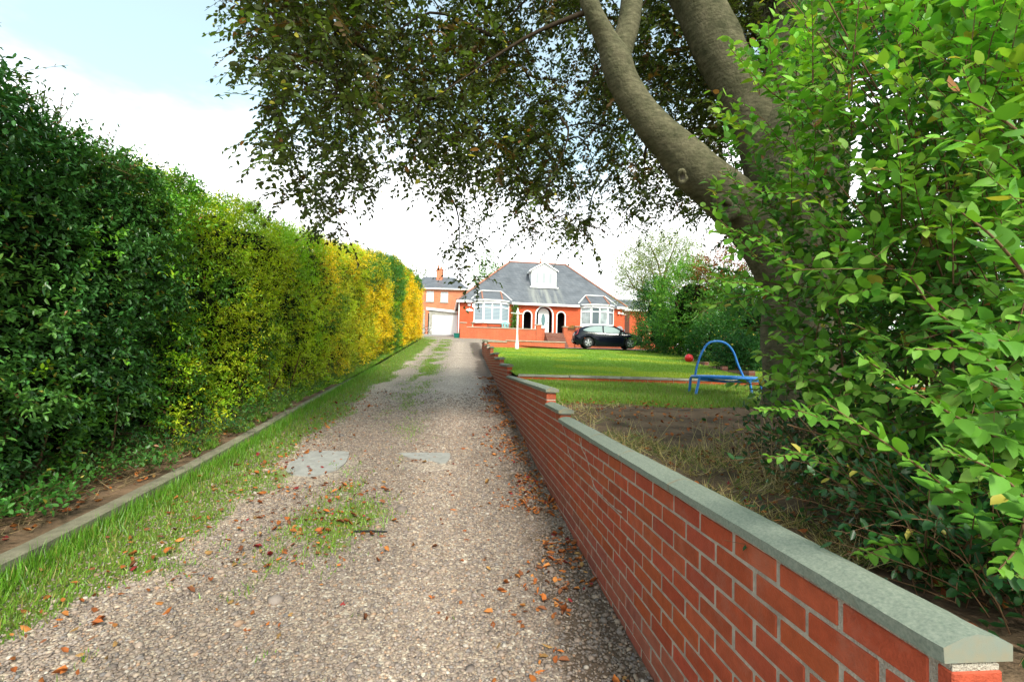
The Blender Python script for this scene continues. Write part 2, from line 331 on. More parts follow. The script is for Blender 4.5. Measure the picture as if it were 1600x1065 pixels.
sheet('lower_lawn', lambda y: .99-SK*y, lambda y: 12, 5.5, 8.62, 100, 40, lambda X, Y: gardz(Y)+.05-np.clip(6.1-Y, 0, 1)*.2+np.clip((Y-6.6)/1.9, 0, 1)*.085, M['lawn'], jitter=.03)
sheet('lawn', lambda y: walls(y)+.055-SK*y, lambda y: 16, 8.52, 30.6, 100, 160, lambda X, Y: lawnz(Y), M['lawn'], jitter=.02)
def baseh(X, Y): 
    a = dz(Y)-.3; b = np.minimum(lawnz(np.maximum(Y, 0)), 3.1+E)-.55; t = np.clip((X-4)/5, 0, 1); a = np.where((X > -2) & (Y > 6), np.minimum(a, lawnz(Y)-.4), a); h = a*(1-t)+b*t
    return np.where(Y > 44, dz(Y)*(1-np.clip((Y-44)/6, 0, 1))*0+h, h)
M['field'] = mat('field', (.07, .11, .02, 1), .95, .1, nscale=.4, col2=(.10, .10, .03, 1))
sheet('ground', lambda y: -700, lambda y: 700, -60, 1500, 300, 200, lambda X, Y: baseh(X, Y), M['field'], ypow=2)
# ================================================================ driveway brick wall
# path of the wall's drive-side face, as (X, Y); arc length measured along it
_wy = np.concatenate([np.linspace(.25, 22, 60), np.linspace(22.3, 30, 40)]); _wx = np.array([walls(y)-SK*y for y in _wy])
_wl = np.concatenate([[0], np.cumsum(np.hypot(np.diff(_wx), np.diff(_wy)))])
def wpath(a):
    x = np.interp(a, _wl, _wx); y = np.interp(a, _wl, _wy); e = .05
    tx = np.interp(a+e, _wl, _wx)-np.interp(a-e, _wl, _wx); ty = np.interp(a+e, _wl, _wy)-np.interp(a-e, _wl, _wy); n = math.hypot(tx, ty)
    return x, y, tx/n, ty/n
def wpos(a, off, z):                      # off: distance to the garden side of the drive face
    x, y, tx, ty = wpath(a); return (x+ty*off, y-tx*off, z)
aOf = lambda Y: float(np.interp(Y, _wy, _wl))
# coping underside levels (relative to the eye) from Y to Y
CO = .075
LEV = [(.25, .905, -.605), (.905, 4.42, -.53), (4.42, 5.12, -.455), (5.12, 9.6, -.305), (9.6, 11.5, -.08), (11.5, 13.3, .07), (13.3, 15.4, .22), (15.4, 17.6, .445), (17.6, 19.5, .595), (19.5, 22.2, .82), (22.2, 25.5, .97), (25.5, 30, 1.12)]
def lev(Y):
    for a, b, h in LEV:
        if a <= Y < b: return h
    return LEV[-1][2]
wall = empty('brick_wall', (.6, 3, 0), 'long red brick garden wall with stepped grey stone coping beside the gravel drive', 'wall')
BT = .1025
V = []; Fq = []; Cc = []; TOP = LEV[-1][2]; nc = int(round((TOP+1.55)/CO))
base_v = np.array([(0, 0, 0)]) 
def addbox(corners, col):
    b = len(V); V.extend(corners); Fq.extend([[b+i for i in q] for q in ((0, 3, 2, 1), (4, 5, 6, 7), (0, 1, 5, 4), (1, 2, 6, 5), (2, 3, 7, 6), (3, 0, 4, 7))]); Cc.extend([col]*8)
zs0 = -.53-CO*40
a_end = _wl[-1]
for k in range(0, 66):
    zb = zs0+k*CO; zt = zb+CO-.0115
    a = .02-(0 if k % 2 else .1125)
    i = 0
    while a < a_end-.1:
        Ym = float(np.interp(min(a+.20, a_end), _wl, _wy)); a0, a1 = max(a, 0)+.006, min(a+.2145, a_end-.003)
        top = lev(Ym); g = float(dz(Ym))-E
        # keep bricks below the coping and above the ground
        if zt <= top+.002 and zt > g-.05 and a1-a0 > .03:
            yb = [y0_ for y0_, y1_, h_ in LEV if h_ >= zt-.001][0]; a0 = max(a0, aOf(yb)-.004)
            t = rng.random(); j = rng.normal(0, .0012, 4); j2 = rng.normal(0, .0008)
            col = np.array([.41, .068, .026])*(.88+.24*t)*np.array([1, 1+.25*rng.random(), 1+.4*rng.random()])
            if rng.random() < .03: col = col*.85
            if (zb-g) < .2: col = col*.8+np.array([.03, .035, .035])
            dz_ = rng.normal(0, .0011, 4); st = .0008
            cs = [(a0+j[0], 0+j2, zb+dz_[0]), (a1+j[1], 0+j2, zb+dz_[1]), (a1, BT, zb), (a0, BT, zb), (a0+j[0], 0+j2, zt+dz_[2]), (a1+j[1], 0+j2, zt+dz_[3]), (a1, BT, zt), (a0, BT, zt)]
            addbox([wpos(q[0], q[1], q[2]+E) for q in cs], col)
        a += .225; i += 1
me = npmesh('brickwork', np.array(V), [np.array(Fq)], np.array(Cc), smooth=False)
bm = bmesh.new(); bm.from_mesh(me); bmesh.ops.recalc_face_normals(bm, faces=bm.faces); bm.to_mesh(me); bm.free()
M['brick'] = mat('red_brick', None, .68, .25, attr='col', noise=.25, nscale=22, bump=.35, bscale=160)
_t = M['brick'].node_tree; _p = _t.nodes['Principled BSDF']; _c = _p.inputs['Base Color'].links[0].from_socket
_co = _t.nodes.new('ShaderNodeTexCoord'); _n = _t.nodes.new('ShaderNodeTexNoise'); _n.inputs['Scale'].default_value = 5; _n.inputs['Detail'].default_value = 9; _n.inputs['Roughness'].default_value = .7; _t.links.new(_co.outputs['Object'], _n.inputs['Vector'])
_r = _t.nodes.new('ShaderNodeMapRange'); _r.inputs[1].default_value = .54; _r.inputs[2].default_value = .74; _r.inputs[4].default_value = .45; _t.links.new(_n.outputs[0], _r.inputs[0])
_x = _t.nodes.new('ShaderNodeMix'); _x.data_type = 'RGBA'; _t.links.new(_r.outputs[0], _x.inputs[0]); _t.links.new(_c, _x.inputs[6]); _x.inputs[7].default_value = (.36, .17, .12, 1); _t.links.new(_x.outputs[2], _p.inputs['Base Color'])
bw = link('brickwork', me, M['brick'], wall, world=True)
bv = bw.modifiers.new('bevel', 'BEVEL'); bv.width = .003; bv.segments = 1; bv.limit_method = 'ANGLE'
# mortar: one slab a little behind the brick faces, following the stepped top
mb = MB()
A = np.unique(np.concatenate([np.linspace(0, a_end, 160)]+[[aOf(y)] for y, _, _ in LEV]))
for a0, a1 in zip(A[:-1], A[1:]):
    Ym = float(np.interp((a0+a1)/2, _wl, _wy)); top = lev(Ym)-.001+E; bot = float(dz(Ym))-.3
    b = len(mb.v)
    if a1 <= aOf(.905)+.001: top -= .02
    for aa in (a0, a1):
        for o_, z_ in ((.0035, bot), (BT-.0035, bot), (BT-.0035, top), (.0035, top)): mb.v.append(wpos(aa, o_, z_))
    mb.f += [(b, b+3, b+7, b+4), (b+1, b+5, b+6, b+2), (b+3, b+2, b+6, b+7)]
    mb.f += [(b, b+1, b+2, b+3), (b+4, b+7, b+6, b+5)]
M['mortar'] = mat('mortar', (.56, .49, .40, 1), .9, .15, nscale=16, col2=(.36, .31, .25, 1), bump=.8, bscale=180)
mb.obj('mortar', M['mortar'], wall, world=True)
# smeared mortar at the broken near end
mb = MB(); 
for t in range(9):
    a0 = aOf(.905)-.02-.028*t; th = .028-.0028*t; r0 = .005+.01*random.random(); r1 = BT-.004-.012*random.random()
    b = len(mb.v); zt = -.605+E
    for aa in (a0, a0-.03): 
        for o_, z_ in ((r0, zt-.003), (r1, zt-.003), (r1-.018, zt+th), (r0+.02, zt+th+.003*random.random())): mb.v.append(wpos(max(aa, 0), o_, z_))
    mb.f += [(b, b+1, b+2, b+3), (b+4, b+7, b+6, b+5), (b, b+3, b+7, b+4), (b+1, b+5, b+6, b+2), (b+3, b+2, b+6, b+7)]
M['oldmortar'] = mat('old_mortar', (.20, .19, .11, 1), .95, .1, nscale=22, col2=(.13, .10, .06, 1), bump=1, bscale=90)
mb.obj('mortar_bed', M['oldmortar'], wall, world=True)
def onwall(x, y):
    v = pt(x, y, 1)-np.array([0, 0, E]); d = .908/(v[0]+SK*v[1]); return np.array([v[0]*d-.0005, v[1]*d, E+v[2]*d])
for pts_, r_ in (([(905, 684), (909, 700), (916, 714), (922, 736), (929, 761), (944, 777), (959, 792), (972, 801)], .0055), ([(878, 662), (884, 680), (888, 705), (893, 716), (897, 730)], .005)) :
    S_ = spline([onwall(*p) for p in pts_], 40); wr_ = .25+1.9*vnoise(S_*np.array([1, 1, 1]), 28, 5); S_[:, 0] += r_*wr_*.75; S_[:, 1] += rng.normal(0, .0015, 40); link('mortar_smear', tubes('mortar_smear', [(S_, r_*wr_)], 8), M['mortar'], wall, world=True)
# coping stones: weathered blue-grey stone, each its own part
def stonemat():
    m = mat('coping_stone', (.27, .29, .23, 1), .82, .25, nscale=130, col2=(.16, .19, .15, 1), bump=.3, bscale=900); return m
M['stone'] = stonemat()
M['stone_end'] = mat('cut_stone', (.25, .21, .14, 1), .9, .2, nscale=18, col2=(.20, .22, .18, 1), bump=.25, bscale=900)
def coping(a0, a1, h, parent, seed):
    prof = [(-.016, 0), (-.016, .027), (.028, .044), (.055, .049), (.086, .044), (.127, .028), (.127, 0)]
    n = max(4, int((a1-a0)/.03)); vs = []; r = np.random.default_rng(seed); m = len(prof); ja, jb, jc = r.uniform(0, .003), r.uniform(-.002, .002), r.uniform(-.003, .003)
    for i in range(n+1):
        a = a0+(a1-a0)*i/n; chip = abs(r.normal(0, .0016)); drop = r.normal(0, .0007)
        for j, (o_, z_) in enumerate(prof):
            oo = o_+(chip if j in (0,) else 0)+r.normal(0, .0005)+jb+jc*i/n; zz = z_+r.normal(0, .0006)+(ja if j not in (0, m-1) else 0)
            if j == 0: zz = r.normal(0, .0008)
            vs.append(wpos(a, oo, h+zz+.003+E))
    fs = []
    for i in range(n):
        for j in range(m): fs.append((i*m+j, (i+1)*m+j, (i+1)*m+(j+1) % m, i*m+(j+1) % m))
    fs.append(tuple(range(m))); fs.append(tuple(n*m+m-1-j for j in range(m)))
    me = bpy.data.meshes.new('coping_stone'); me.from_pydata(vs, [], fs); bm = bmesh.new(); bm.from_mesh(me); bmesh.ops.recalc_face_normals(bm, faces=bm.faces); bm.to_mesh(me); bm.free()
    me.materials.append(M['stone']); me.materials.append(M['stone_end'])
    me.polygons[len(fs)-1].material_index = 1; me.polygons[len(fs)-2].material_index = 1
    link('coping_stone', me, None, parent, world=True)
sd_ = 0
for (y0, y1, h) in LEV[1:]:
    a0, a1 = aOf(y0), aOf(y1); 
    if h == -.53: cuts = [a0, aOf(2.08), aOf(2.73), aOf(3.35), aOf(3.85), a1]
    else:
        k = max(1, round((a1-a0)/1.1)); cuts = list(np.linspace(a0, a1, k+1))
        if y0 > 4.4: cuts[0] -= .03
    for c0, c1 in zip(cuts[:-1], cuts[1:]): sd_ += 1; coping(c0+(.001 if c0 != cuts[0] else 0), c1-.008, h, wall, sd_)
# pale mortar between the two near coping stones, seen as a worn lump
for yj in (2.08, 2.73, 3.35, 3.85):
    mb = MB(); a = aOf(yj); b = 0
    prof = [(-.015, .002), (-.0165, .027), (.028, .0455), (.055, .051), (.086, .0455), (.125, .028), (.125, .002)]
    for aa in (a-.006, a+.004+.004*random.random()):
        for o_, z_ in prof: mb.v.append(wpos(aa, o_, -.53+.003+z_+E+.0012*random.random()))
    m_ = len(prof); mb.f += [(j, (j+1) % m_, m_+(j+1) % m_, m_+j) for j in range(m_)]+[tuple(range(m_)), tuple(range(2*m_-1, m_-1, -1))]
    mb.obj('coping_joint', M['stone_end'], wall, world=True)
# ================================================================ low retaining wall of the lawn, edging, kerb
M['rbrick'] = brickmat('wall_brick', (.56, .11, .038, 1), (.47, .085, .032, 1), (.44, .25, .16, 1), noise=.15)
M['rpath'] = brickmat('step_brick', (.25, .085, .055, 1), (.18, .065, .045, 1), (.25, .2, .17, 1), axis='XZ')
M['cap'] = mat('pale_cap', (.52, .44, .34, 1), .85, .2, noise=.35, nscale=5)
lw = empty('retaining_wall', (1, 8.55, 0), 'low red brick step with a stone edge holding up the lawn behind the trampoline', 'wall')
X0 = .99-SK*8.55
M['edge_stone'] = mat('edge_stone', (.42, .40, .33, 1), .9, .2, noise=.4, nscale=6, bump=.4, bscale=60)
MB().box((X0, 8.5, float(gardz(8.5))-.3), (9.5, 8.6, -.245+E)).obj('brickwork', M['rbrick'], lw, world=True)
x = X0+.02
while x < 9.4:
    l = .9; MB().box((x, 8.48, -.243+E), (x+l-.01, 8.63, -.200+E+random.uniform(-.004, .004))).obj('coping_stone', M['edge_stone'], lw, bevel=.006, world=True); x += l
# concrete edging along the verge
ke = MB(); y = -.5; kerb = empty('concrete_edging', (-3.2, 3, 0), 'weathered concrete edging strip between grass and the hedge bed', 'edging')
while y < 11.5:
    l = .92; r_ = random.uniform(-.012, .012); k = len(ke.v); q = MB()
    hh = float(np.interp(y, [0, 6, 11, 13], [.10, .095, .05, .03]))
    for yy in (y+.004, y+l-.004):
        for s_, z_ in ((-2.86, -.1), (-2.735, -.1), (-2.735, hh-.012), (-2.748, hh), (-2.85, hh), (-2.86, hh-.01)):
            q.v.append((s_+r_-SK*yy, yy, float(dz(yy))+z_+r_*.6))
    q.f = [(i, (i+1) % 6, 6+(i+1) % 6, 6+i) for i in range(6)]+[(0, 1, 2, 3, 4, 5), (11, 10, 9, 8, 7, 6)]
    q.obj('edging_block', M['concrete'], kerb, world=True); y += l
# concrete slabs set into the drive
def slab(name, pxs, label):
    top = []; 
    for (x_, y_) in pxs:
        v = pt(x_, y_, 1)-np.array([0, 0, E]); d = 4.0
        for _ in range(30): d = (float(dz(v[1]*d))+.014-E)/v[2]
        top.append((v[0]*d, v[1]*d, E+v[2]*d))
    q = MB(); n = len(top); q.v = [(a, b, c-.06) for a, b, c in top]+top
    q.f = [tuple(range(n, 2*n)), tuple(range(n-1, -1, -1))]+[(i, (i+1) % n, n+(i+1) % n, n+i) for i in range(n)]
    c = np.mean(top, 0); e = q.obj(name, M['slab'])
    e.data.transform(Matrix.Translation(-Vector(c))); e.location = c; tag(e, label, 'concrete slab', 'concrete slabs set flush in the gravel')
M['slab'] = mat('slab', (.36, .345, .325, 1), .9, .2, noise=.25, nscale=9, bump=.3, bscale=100)
slab('concrete_slab', [(446, 734), (452, 722), (470, 712), (483, 704), (515, 703.5), (545, 704.5), (545, 712), (540, 722), (528, 732), (510, 738), (490, 743), (468, 742), (455, 740)], 'larger rounded grey concrete patch in the gravel near the grass edge')
slab('concrete_slab', [(622, 707), (640, 706.5), (665, 706.2), (702, 706.8), (704, 710), (703, 716), (698, 721.5), (688, 723), (676, 719), (664, 719.5), (652, 716), (636, 713)], 'smaller broken grey concrete patch in the middle of the gravel')

# ================================================================ bungalow
HO = Vector((-4.29, 39, E)); HR = R(8)     # local x along the facade, local y = inward (away), z above the eye
roofslate = brickmat('slate', (.115, .122, .14, 1), (.15, .157, .175, 1), (.085, .09, .10, 1), bw=.3, bh=.2, ms=.02, rough=.55, noise=.2)
M['slate'] = roofslate; M['hip'] = mat('hip_tile', (.42, .19, .13, 1), .8, .2, noise=.3, nscale=4)
M['hbrick'] = brickmat('house_brick', (.62, .095, .032, 1), (.56, .08, .028, 1), (.50, .18, .10, 1), ms=.009, noise=.12)
M['glass'] = mat('glass', (.10, .13, .15, 1), .06, .8)
M['blind'] = brickmat('blinded_glass', (.36, .42, .47, 1), (.36, .42, .47, 1), (.15, .21, .26, 1), bw=9, bh=.11, ms=.045, rough=.12, bump=0, noise=.05, sq=0)
M['dormer_glass'] = mat('dormer_glass', (.34, .36, .38, 1), .3, .4)
M['pale_glass'] = mat('pale_glass', (.42, .48, .50, 1), .12, .6, noise=.5, nscale=2)
house = empty('bungalow', HO, 'red brick bungalow with grey slate hipped roof, white dormer and arched porch', 'house', rz=HR)
U1 = 13.75; FL, EV = 2.30, 4.78; DEP = 8.6
def arch(u0, u1, zb, zt, n=10):
    r = (u1-u0)/2; c = (u0+u1)/2; zs = zt-r
    return [(u0, zb)]+[(c-r*math.cos(i*math.pi/n), zs+r*math.sin(i*math.pi/n)) for i in range(n+1)]+[(u1, zb)]
def facewall(outer, holes, th, mat_, name, par, y0=0):
    loops = [[Vector((a, b, 0)) for a, b in l] for l in [outer]+holes]; tri = tessellate_polygon(loops); flat = [v for l in loops for v in l]; n = len(flat)
    q = MB(); q.v = [(v.x, y0, v.y) for v in flat]+[(v.x, y0+th, v.y) for v in flat]
    q.f = [tuple(t) for t in tri]+[tuple(i+n for i in t) for t in tri]; b = 0
    for l in loops:
        k = len(l)
        for i in range(k): q.f.append((b+i, b+(i+1) % k, n+b+(i+1) % k, n+b+i))
        b += k
    return q.obj(name, mat_, par)
AR = [(5.24, 5.88, 2.79, 4.25), (6.31, 7.66, 2.45, 4.67), (8.09, 8.72, 2.45, 4.28)]
BAY = [(1.15, 4.0), (10.1, 12.95)]
rect = lambda a, b, c, d: [(a, c), (b, c), (b, d), (a, d)]
facewall(rect(0, U1, .4, EV), [arch(*a) for a in AR]+[rect(b[0]+.12, b[1]-.12, 3.2, 4.75) for b in BAY], .25, M['hbrick'], 'front_wall', house)
q = MB(); q.box((0, .25, .4), (.25, DEP, EV)); q.box((U1-.25, .25, .4), (U1, DEP, EV)); q.box((.25, DEP-.25, .4), (U1-.25, DEP, EV)); q.obj('side_wall', M['hbrick'], house)
# porch: floor, door, walls coloured near-black for the shade inside
q = MB(); q.box((4.9, .25, 2.2), (9.1, 1.75, 2.44)); q.obj('porch_floor', M['rpath'], house)
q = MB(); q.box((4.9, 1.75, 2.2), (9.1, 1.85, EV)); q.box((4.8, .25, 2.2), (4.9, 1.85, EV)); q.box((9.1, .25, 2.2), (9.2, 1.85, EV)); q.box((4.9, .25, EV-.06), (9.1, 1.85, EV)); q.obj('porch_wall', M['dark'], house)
def surround(u0, u1, zb, zt, w_, name='arch_surround'):
    o1 = arch(u0-w_, u1+w_, zb, zt+w_, 12); i1 = arch(u0, u1, zb, zt, 12); q = MB(); n = len(o1)
    for y_ in (-.045, .03):
        q.v += [(a, y_, b) for a, b in o1]; q.v += [(a, y_, b) for a, b in i1]
    for i in range(n-1):
        q.f += [(i, i+1, n+i+1, n+i), (2*n+i, 3*n+i, 3*n+i+1, 2*n+i+1), (i, 2*n+i, 2*n+i+1, i+1), (n+i, n+i+1, 3*n+i+1, 3*n+i)]
    q.f += [(0, n, 3*n, 2*n), (n-1, 3*n-1, 4*n-1, 2*n-1)]; q.obj(name, M['upvc'], house)
surround(*AR[0], .09); surround(*AR[1], .11); surround(*AR[2], .09)
MB().box((5.12, -.08, 2.70), (6.0, .04, 2.785)).obj('arch_sill', M['upvc'], house)
for u0, u1, z_ in ((5.98, 6.19, 4.02), (7.79, 7.98, 4.02), (4.9, 5.13, 3.98), (8.83, 9.1, 3.98)): MB().box((u0, -.02, z_-.04), (u1, .003, z_)).obj('brick_band', M['rpath'], house)
dr = MB(); dr.prism(arch(6.54, 7.46, 2.45, 4.6, 10), 1, .36, .41); d_ = dr.obj('front_door', M['upvc'], house)
ov = [(6.97+.17*math.cos(t), 3.62+(.50)*math.sin(t)) for t in np.linspace(0, 2*math.pi, 18)[:-1]]
q = MB(); q.prism(ov, 1, .345, .362); q.obj('oval_pane', mat('leaded_glass', (.16, .30, .32, 1), .15, .6, noise=.6, nscale=14), d_)
q = MB(); q.box((7.34, .30, 3.3), (7.37, .36, 3.45)); q.obj('door_handle', M['dark'], d_)
# bay windows
def bay(u0, u1, mats, seed):
    P = .62; fr = empty('bay_window', (0, 0, 0), None, None); fr.parent = house
    del_ = None
    c = .72; pts = [(u0, 0), (u0+c, -P), (u1-c, -P), (u1, 0)]
    root = MB(); root.prism([(u0, .0), (u0+c, -P), (u1-c, -P), (u1, .0)], 2, .4, 3.12); o = root.obj('bay_wall', M['hbrick'], house)
    bpy.data.objects.remove(fr)
    fm = MB(); win = []
    def bar(p, q_, z0, z1, t=.05, out_=.0):
        d = Vector((q_[0]-p[0], q_[1]-p[1], 0)).normalized(); n_ = Vector((d.y, -d.x, 0)); 
        a = Vector((*p, 0)); b = Vector((*q_, 0)); k = len(fm.v)
        for z in (z0, z1):
            for v in (a+n_*(t+out_), b+n_*(t+out_), b-n_*t, a-n_*t): fm.v.append((v.x, v.y, z))
        fm.f += [tuple(k+i for i in f) for f in ((0, 3, 2, 1), (4, 5, 6, 7), (0, 1, 5, 4), (1, 2, 6, 5), (2, 3, 7, 6), (3, 0, 4, 7))]
    lerp = lambda p, q_, t: (p[0]+(q_[0]-p[0])*t, p[1]+(q_[1]-p[1])*t)
    segs = [(pts[0], pts[1], 1), (pts[1], pts[2], 2), (pts[2], pts[3], 1)]
    pi = 0
    for p, q_, k in segs:
        bar(p, q_, 3.10, 3.27, .07, .05); bar(p, q_, 3.27, 3.36, .04); bar(p, q_, 4.70, 4.97, .055, .05)
        bar(p, q_, 4.34, 4.42, .04)
        L_ = math.hypot(q_[0]-p[0], q_[1]-p[1])
        for i in range(k+1):
            t = i/k; w_ = (.075 if i in (0, k) else .05)/L_
            a, b = max(0, t-w_), min(1, t+w_)
            bar(lerp(p, q_, a), lerp(p, q_, b), 3.36, 4.34, .045); bar(lerp(p, q_, a), lerp(p, q_, b), 4.42, 4.70, .045)
        for i in range(k):
            a, b = lerp(p, q_, i/k), lerp(p, q_, (i+1)/k)
            d = Vector((b[0]-a[0], b[1]-a[1], 0)).normalized(); n_ = Vector((d.y, -d.x, 0))*.0
            for z0, z1 in ((3.36, 4.34), (4.42, 4.70)): win.append(((a, b), z0, z1, mats[pi])); 
            pi += 1
    wf = fm.obj('window_frame', M['upvc'], house)
    for (a, b), z0, z1, m_ in win:
        g = MB(); d = Vector((b[0]-a[0], b[1]-a[1], 0)).normalized(); nn = Vector((d.y, -d.x, 0))*.008; k = 0
        for s_ in (1, -1):
            for x_, z_ in ((a, z0), (b, z0), (b, z1), (a, z1)): g.v.append((x_[0]+nn.x*s_, x_[1]+nn.y*s_, z_))
        g.f = [(0, 1, 2, 3), (7, 6, 5, 4), (0, 4, 5, 1), (1, 5, 6, 2), (2, 6, 7, 3), (3, 7, 4, 0)]; g.obj('pane', M[m_], wf)
    # little hipped roof
    e = .16; zt = 5.85; zb = 4.97; yt = .80; x0, x1 = u0+.62, u1-.62
    B = [(u0-e*1.2, .0), (u0+c-e*.6, -P-e), (u1-c+e*.6, -P-e), (u1+e*1.2, .0)]
    r = MB(); r.v = [(a, b, zb) for a, b in B]+[(x0, yt, zt), (x1, yt, zt), (u0-e*1.2, .6, zb), (u1+e*1.2, .6, zb)]
    r.f = [(0, 1, 4), (1, 2, 5, 4), (2, 3, 5), (0, 4, 6), (3, 7, 5), (0, 1, 2, 3, 7, 6)]; r.obj('bay_roof', M['slate'], house)
    tubes_ = [([(B[1][0], B[1][1], zb+.03), (x0, yt, zt+.03)], .07), ([(B[2][0], B[2][1], zb+.03), (x1, yt, zt+.03)], .07)]
    link('hip_tiles', tubes('hip_tiles', [(np.array(a), b) for a, b in tubes_[:1]], 5), M['hip'], house); link('hip_tiles', tubes('hip_tiles', [(np.array(a), b) for a, b in tubes_[1:]], 5), M['hip'], house)
    g = [([(B[0][0]-.05, -.05, zb+.10), (x0-.05, yt-.15, zt+.03)], .05), ([(B[3][0]+.05, -.05, zb+.10), (x1+.05, yt-.15, zt+.03)], .05), ([(x0, yt-.03, zt+.06), (x1, yt-.03, zt+.06)], .05)]
    link('lead_flashing', tubes('lead_flashing', [(np.array(a), b) for a, b in g], 4), M['white'], house)
    gt = MB()
    for p, q_ in zip(B[:-1], B[1:]):
        k = len(gt.v)
        for z in (zb-.07, zb+.03):
            for v in ((p[0], p[1]-.05), (q_[0], q_[1]-.05), (q_[0], q_[1]+.06), (p[0], p[1]+.06)): gt.v.append((*v, z))
        gt.f += [tuple(k+i for i in f) for f in ((0, 3, 2, 1), (4, 5, 6, 7), (0, 1, 5, 4), (1, 2, 6, 5), (2, 3, 7, 6), (3, 0, 4, 7))]
    gt.obj('gutter', M['white'], house)
bay(*BAY[0], ['blind']*4, 1); bay(*BAY[1], ['pale_glass', 'glass', 'pale_glass', 'glass'], 2)
# roof
ov_ = .32; zr = 9.2; yr = 4.45
x0, x1 = -.3, U1+.35
r = MB(); r.v = [(x0, -ov_, EV+.08), (x1, -ov_, EV+.08), (x1, 2*yr+ov_, EV+.08), (x0, 2*yr+ov_, EV+.08), (4.6, yr, zr), (9.8, yr, zr)]
r.f = [(0, 1, 5, 4), (1, 2, 5), (2, 3, 4, 5), (3, 0, 4), (0, 3, 2, 1)]; rm = M['slate'].copy(); rm.name = 'stained_slate'; M['rslate'] = rm; _t = rm.node_tree; _p = _t.nodes['Principled BSDF']; _src = _p.inputs['Base Color'].links[0].from_socket
def _n(k, **a):
    q_ = _t.nodes.new(k)
    for kk, vv in a.items(): setattr(q_, kk, vv)
    return q_
_co = _n('ShaderNodeTexCoord'); _sp = _n('ShaderNodeSeparateXYZ'); _t.links.new(_co.outputs['Object'], _sp.inputs[0])
_a = _n('ShaderNodeMapRange'); _a.inputs[1].default_value = 5.6; _a.inputs[2].default_value = 6.2; _t.links.new(_sp.outputs[0], _a.inputs[0])
_b = _n('ShaderNodeMapRange'); _b.inputs[1].default_value = 8.8; _b.inputs[2].default_value = 8.2; _t.links.new(_sp.outputs[0], _b.inputs[0])
_c = _n('ShaderNodeMapRange'); _c.inputs[1].default_value = 6.7; _c.inputs[2].default_value = 6.3; _t.links.new(_sp.outputs[2], _c.inputs[0])
_mp = _n('ShaderNodeMapping'); _mp.inputs['Scale'].default_value = (3.2, .35, .35); _t.links.new(_co.outputs['Object'], _mp.inputs[0]); _nz = _n('ShaderNodeTexNoise'); _nz.inputs['Scale'].default_value = 1; _nz.inputs['Detail'].default_value = 6; _t.links.new(_mp.outputs[0], _nz.inputs['Vector'])
_d = _n('ShaderNodeMapRange'); _d.inputs[1].default_value = .4; _d.inputs[2].default_value = .65; _t.links.new(_nz.outputs[0], _d.inputs[0])
_o = _a.outputs[0]
for q_ in (_b, _c, _d): _m = _n('ShaderNodeMath', operation='MULTIPLY'); _t.links.new(_o, _m.inputs[0]); _t.links.new(q_.outputs[0], _m.inputs[1]); _o = _m.outputs[0]
_x = _n('ShaderNodeMix', data_type='RGBA'); _t.links.new(_o, _x.inputs[0]); _t.links.new(_src, _x.inputs[6]); _x.inputs[7].default_value = (.25, .25, .235, 1); _t.links.new(_x.outputs[2], _p.inputs['Base Color'])
rf = r.obj('roof', rm, house)
link('hip_tiles', tubes('hip_tiles', [(np.array([(x0, -ov_, EV+.12), (4.6, yr, zr+.04)]), .085), (np.array([(x1, -ov_, EV+.12), (9.8, yr, zr+.04)]), .075), (np.array([(4.5, yr, zr+.03), (9.9, yr, zr+.03)]), .07)], 6), M['hip'], rf)
fin = MB(); fin.lathe([(.10, 0), (.07, .12), (.04, .2), (.08, .3), (.02, .42)], (7.45, yr, zr+.1), 8).obj('ridge_finial', M['hip'], rf)
for a_, b_ in (((x0, -ov_-.03, EV-.05), (BAY[0][0]-.2, -ov_+.09, EV+.13)), ((BAY[0][1]+.2, -ov_-.03, EV-.05), (BAY[1][0]-.2, -ov_+.09, EV+.13)), ((BAY[1][1]+.2, -ov_-.03, EV-.05), (x1, -ov_+.09, EV+.13)), ((x0, -ov_+.09, EV-.05), (x0+.1, 2*yr, EV+.13))):
    q = MB(); q.box(a_, b_); q.obj('gutter', M['white'], house)
q = MB(); q.box((x0+.1, -ov_+.09, EV+.0), (x1, .0, EV+.05)); q.obj('soffit', M['white'], house)
for a_, b_, c_ in (((.0-.07, -.07, 2.2), .045, 2.55), ((4.38, -.07, 2.3), .04, 2.45)): q = MB(); q.cyl(a_, b_, c_, 8); q.obj('downpipe', M['white'], house)
# pale mineral streaks below the dormer are the slate's own staining; a lead apron sits under the window
# dormer
D0, D1, DB, DE, DT, DY = 6.10, 8.28, 6.52, 8.02, 8.62, 1.45
q = MB(); q.prism([(D0, DB), (D1, DB), (D1, DE), ((D0+D1)/2, DT-.05), (D0, DE)], 1, DY, 4.3); dm = q.obj('dormer', M['white'], house)
q = MB()
for s_ in (-1, 1):
    cx = (D0+D1)/2; ex = cx+s_*((D1-D0)/2+.16)
    q.prism([(cx, DT), (ex, DE-.12), (ex, DE-.02), (cx, DT+.12)], 1, DY-.14, DY-.04)
q.obj('barge_board', M['upvc'], dm)
q = MB()
for s_ in (-1, 1):
    cx = (D0+D1)/2; ex = cx+s_*((D1-D0)/2+.16); q.prism([(cx, DT+.01), (ex, DE-.11), (ex, DE-.05), (cx, DT+.07)], 1, DY-.04, 4.4)
q.obj('dormer_roof', M['slate'], dm)
for a, b in ((6.42, 6.76), (6.96, 7.36), (7.56, 7.94)):
    f_ = MB(); f_.box((a, DY-.03, 6.82), (b, DY-.002, 7.82)); wf = f_.obj('window', M['upvc'], dm)
    g = MB(); g.box((a+.05, DY-.036, 6.88), (b-.05, DY-.03, 7.76)); g.obj('pane', M['dormer_glass'], wf)
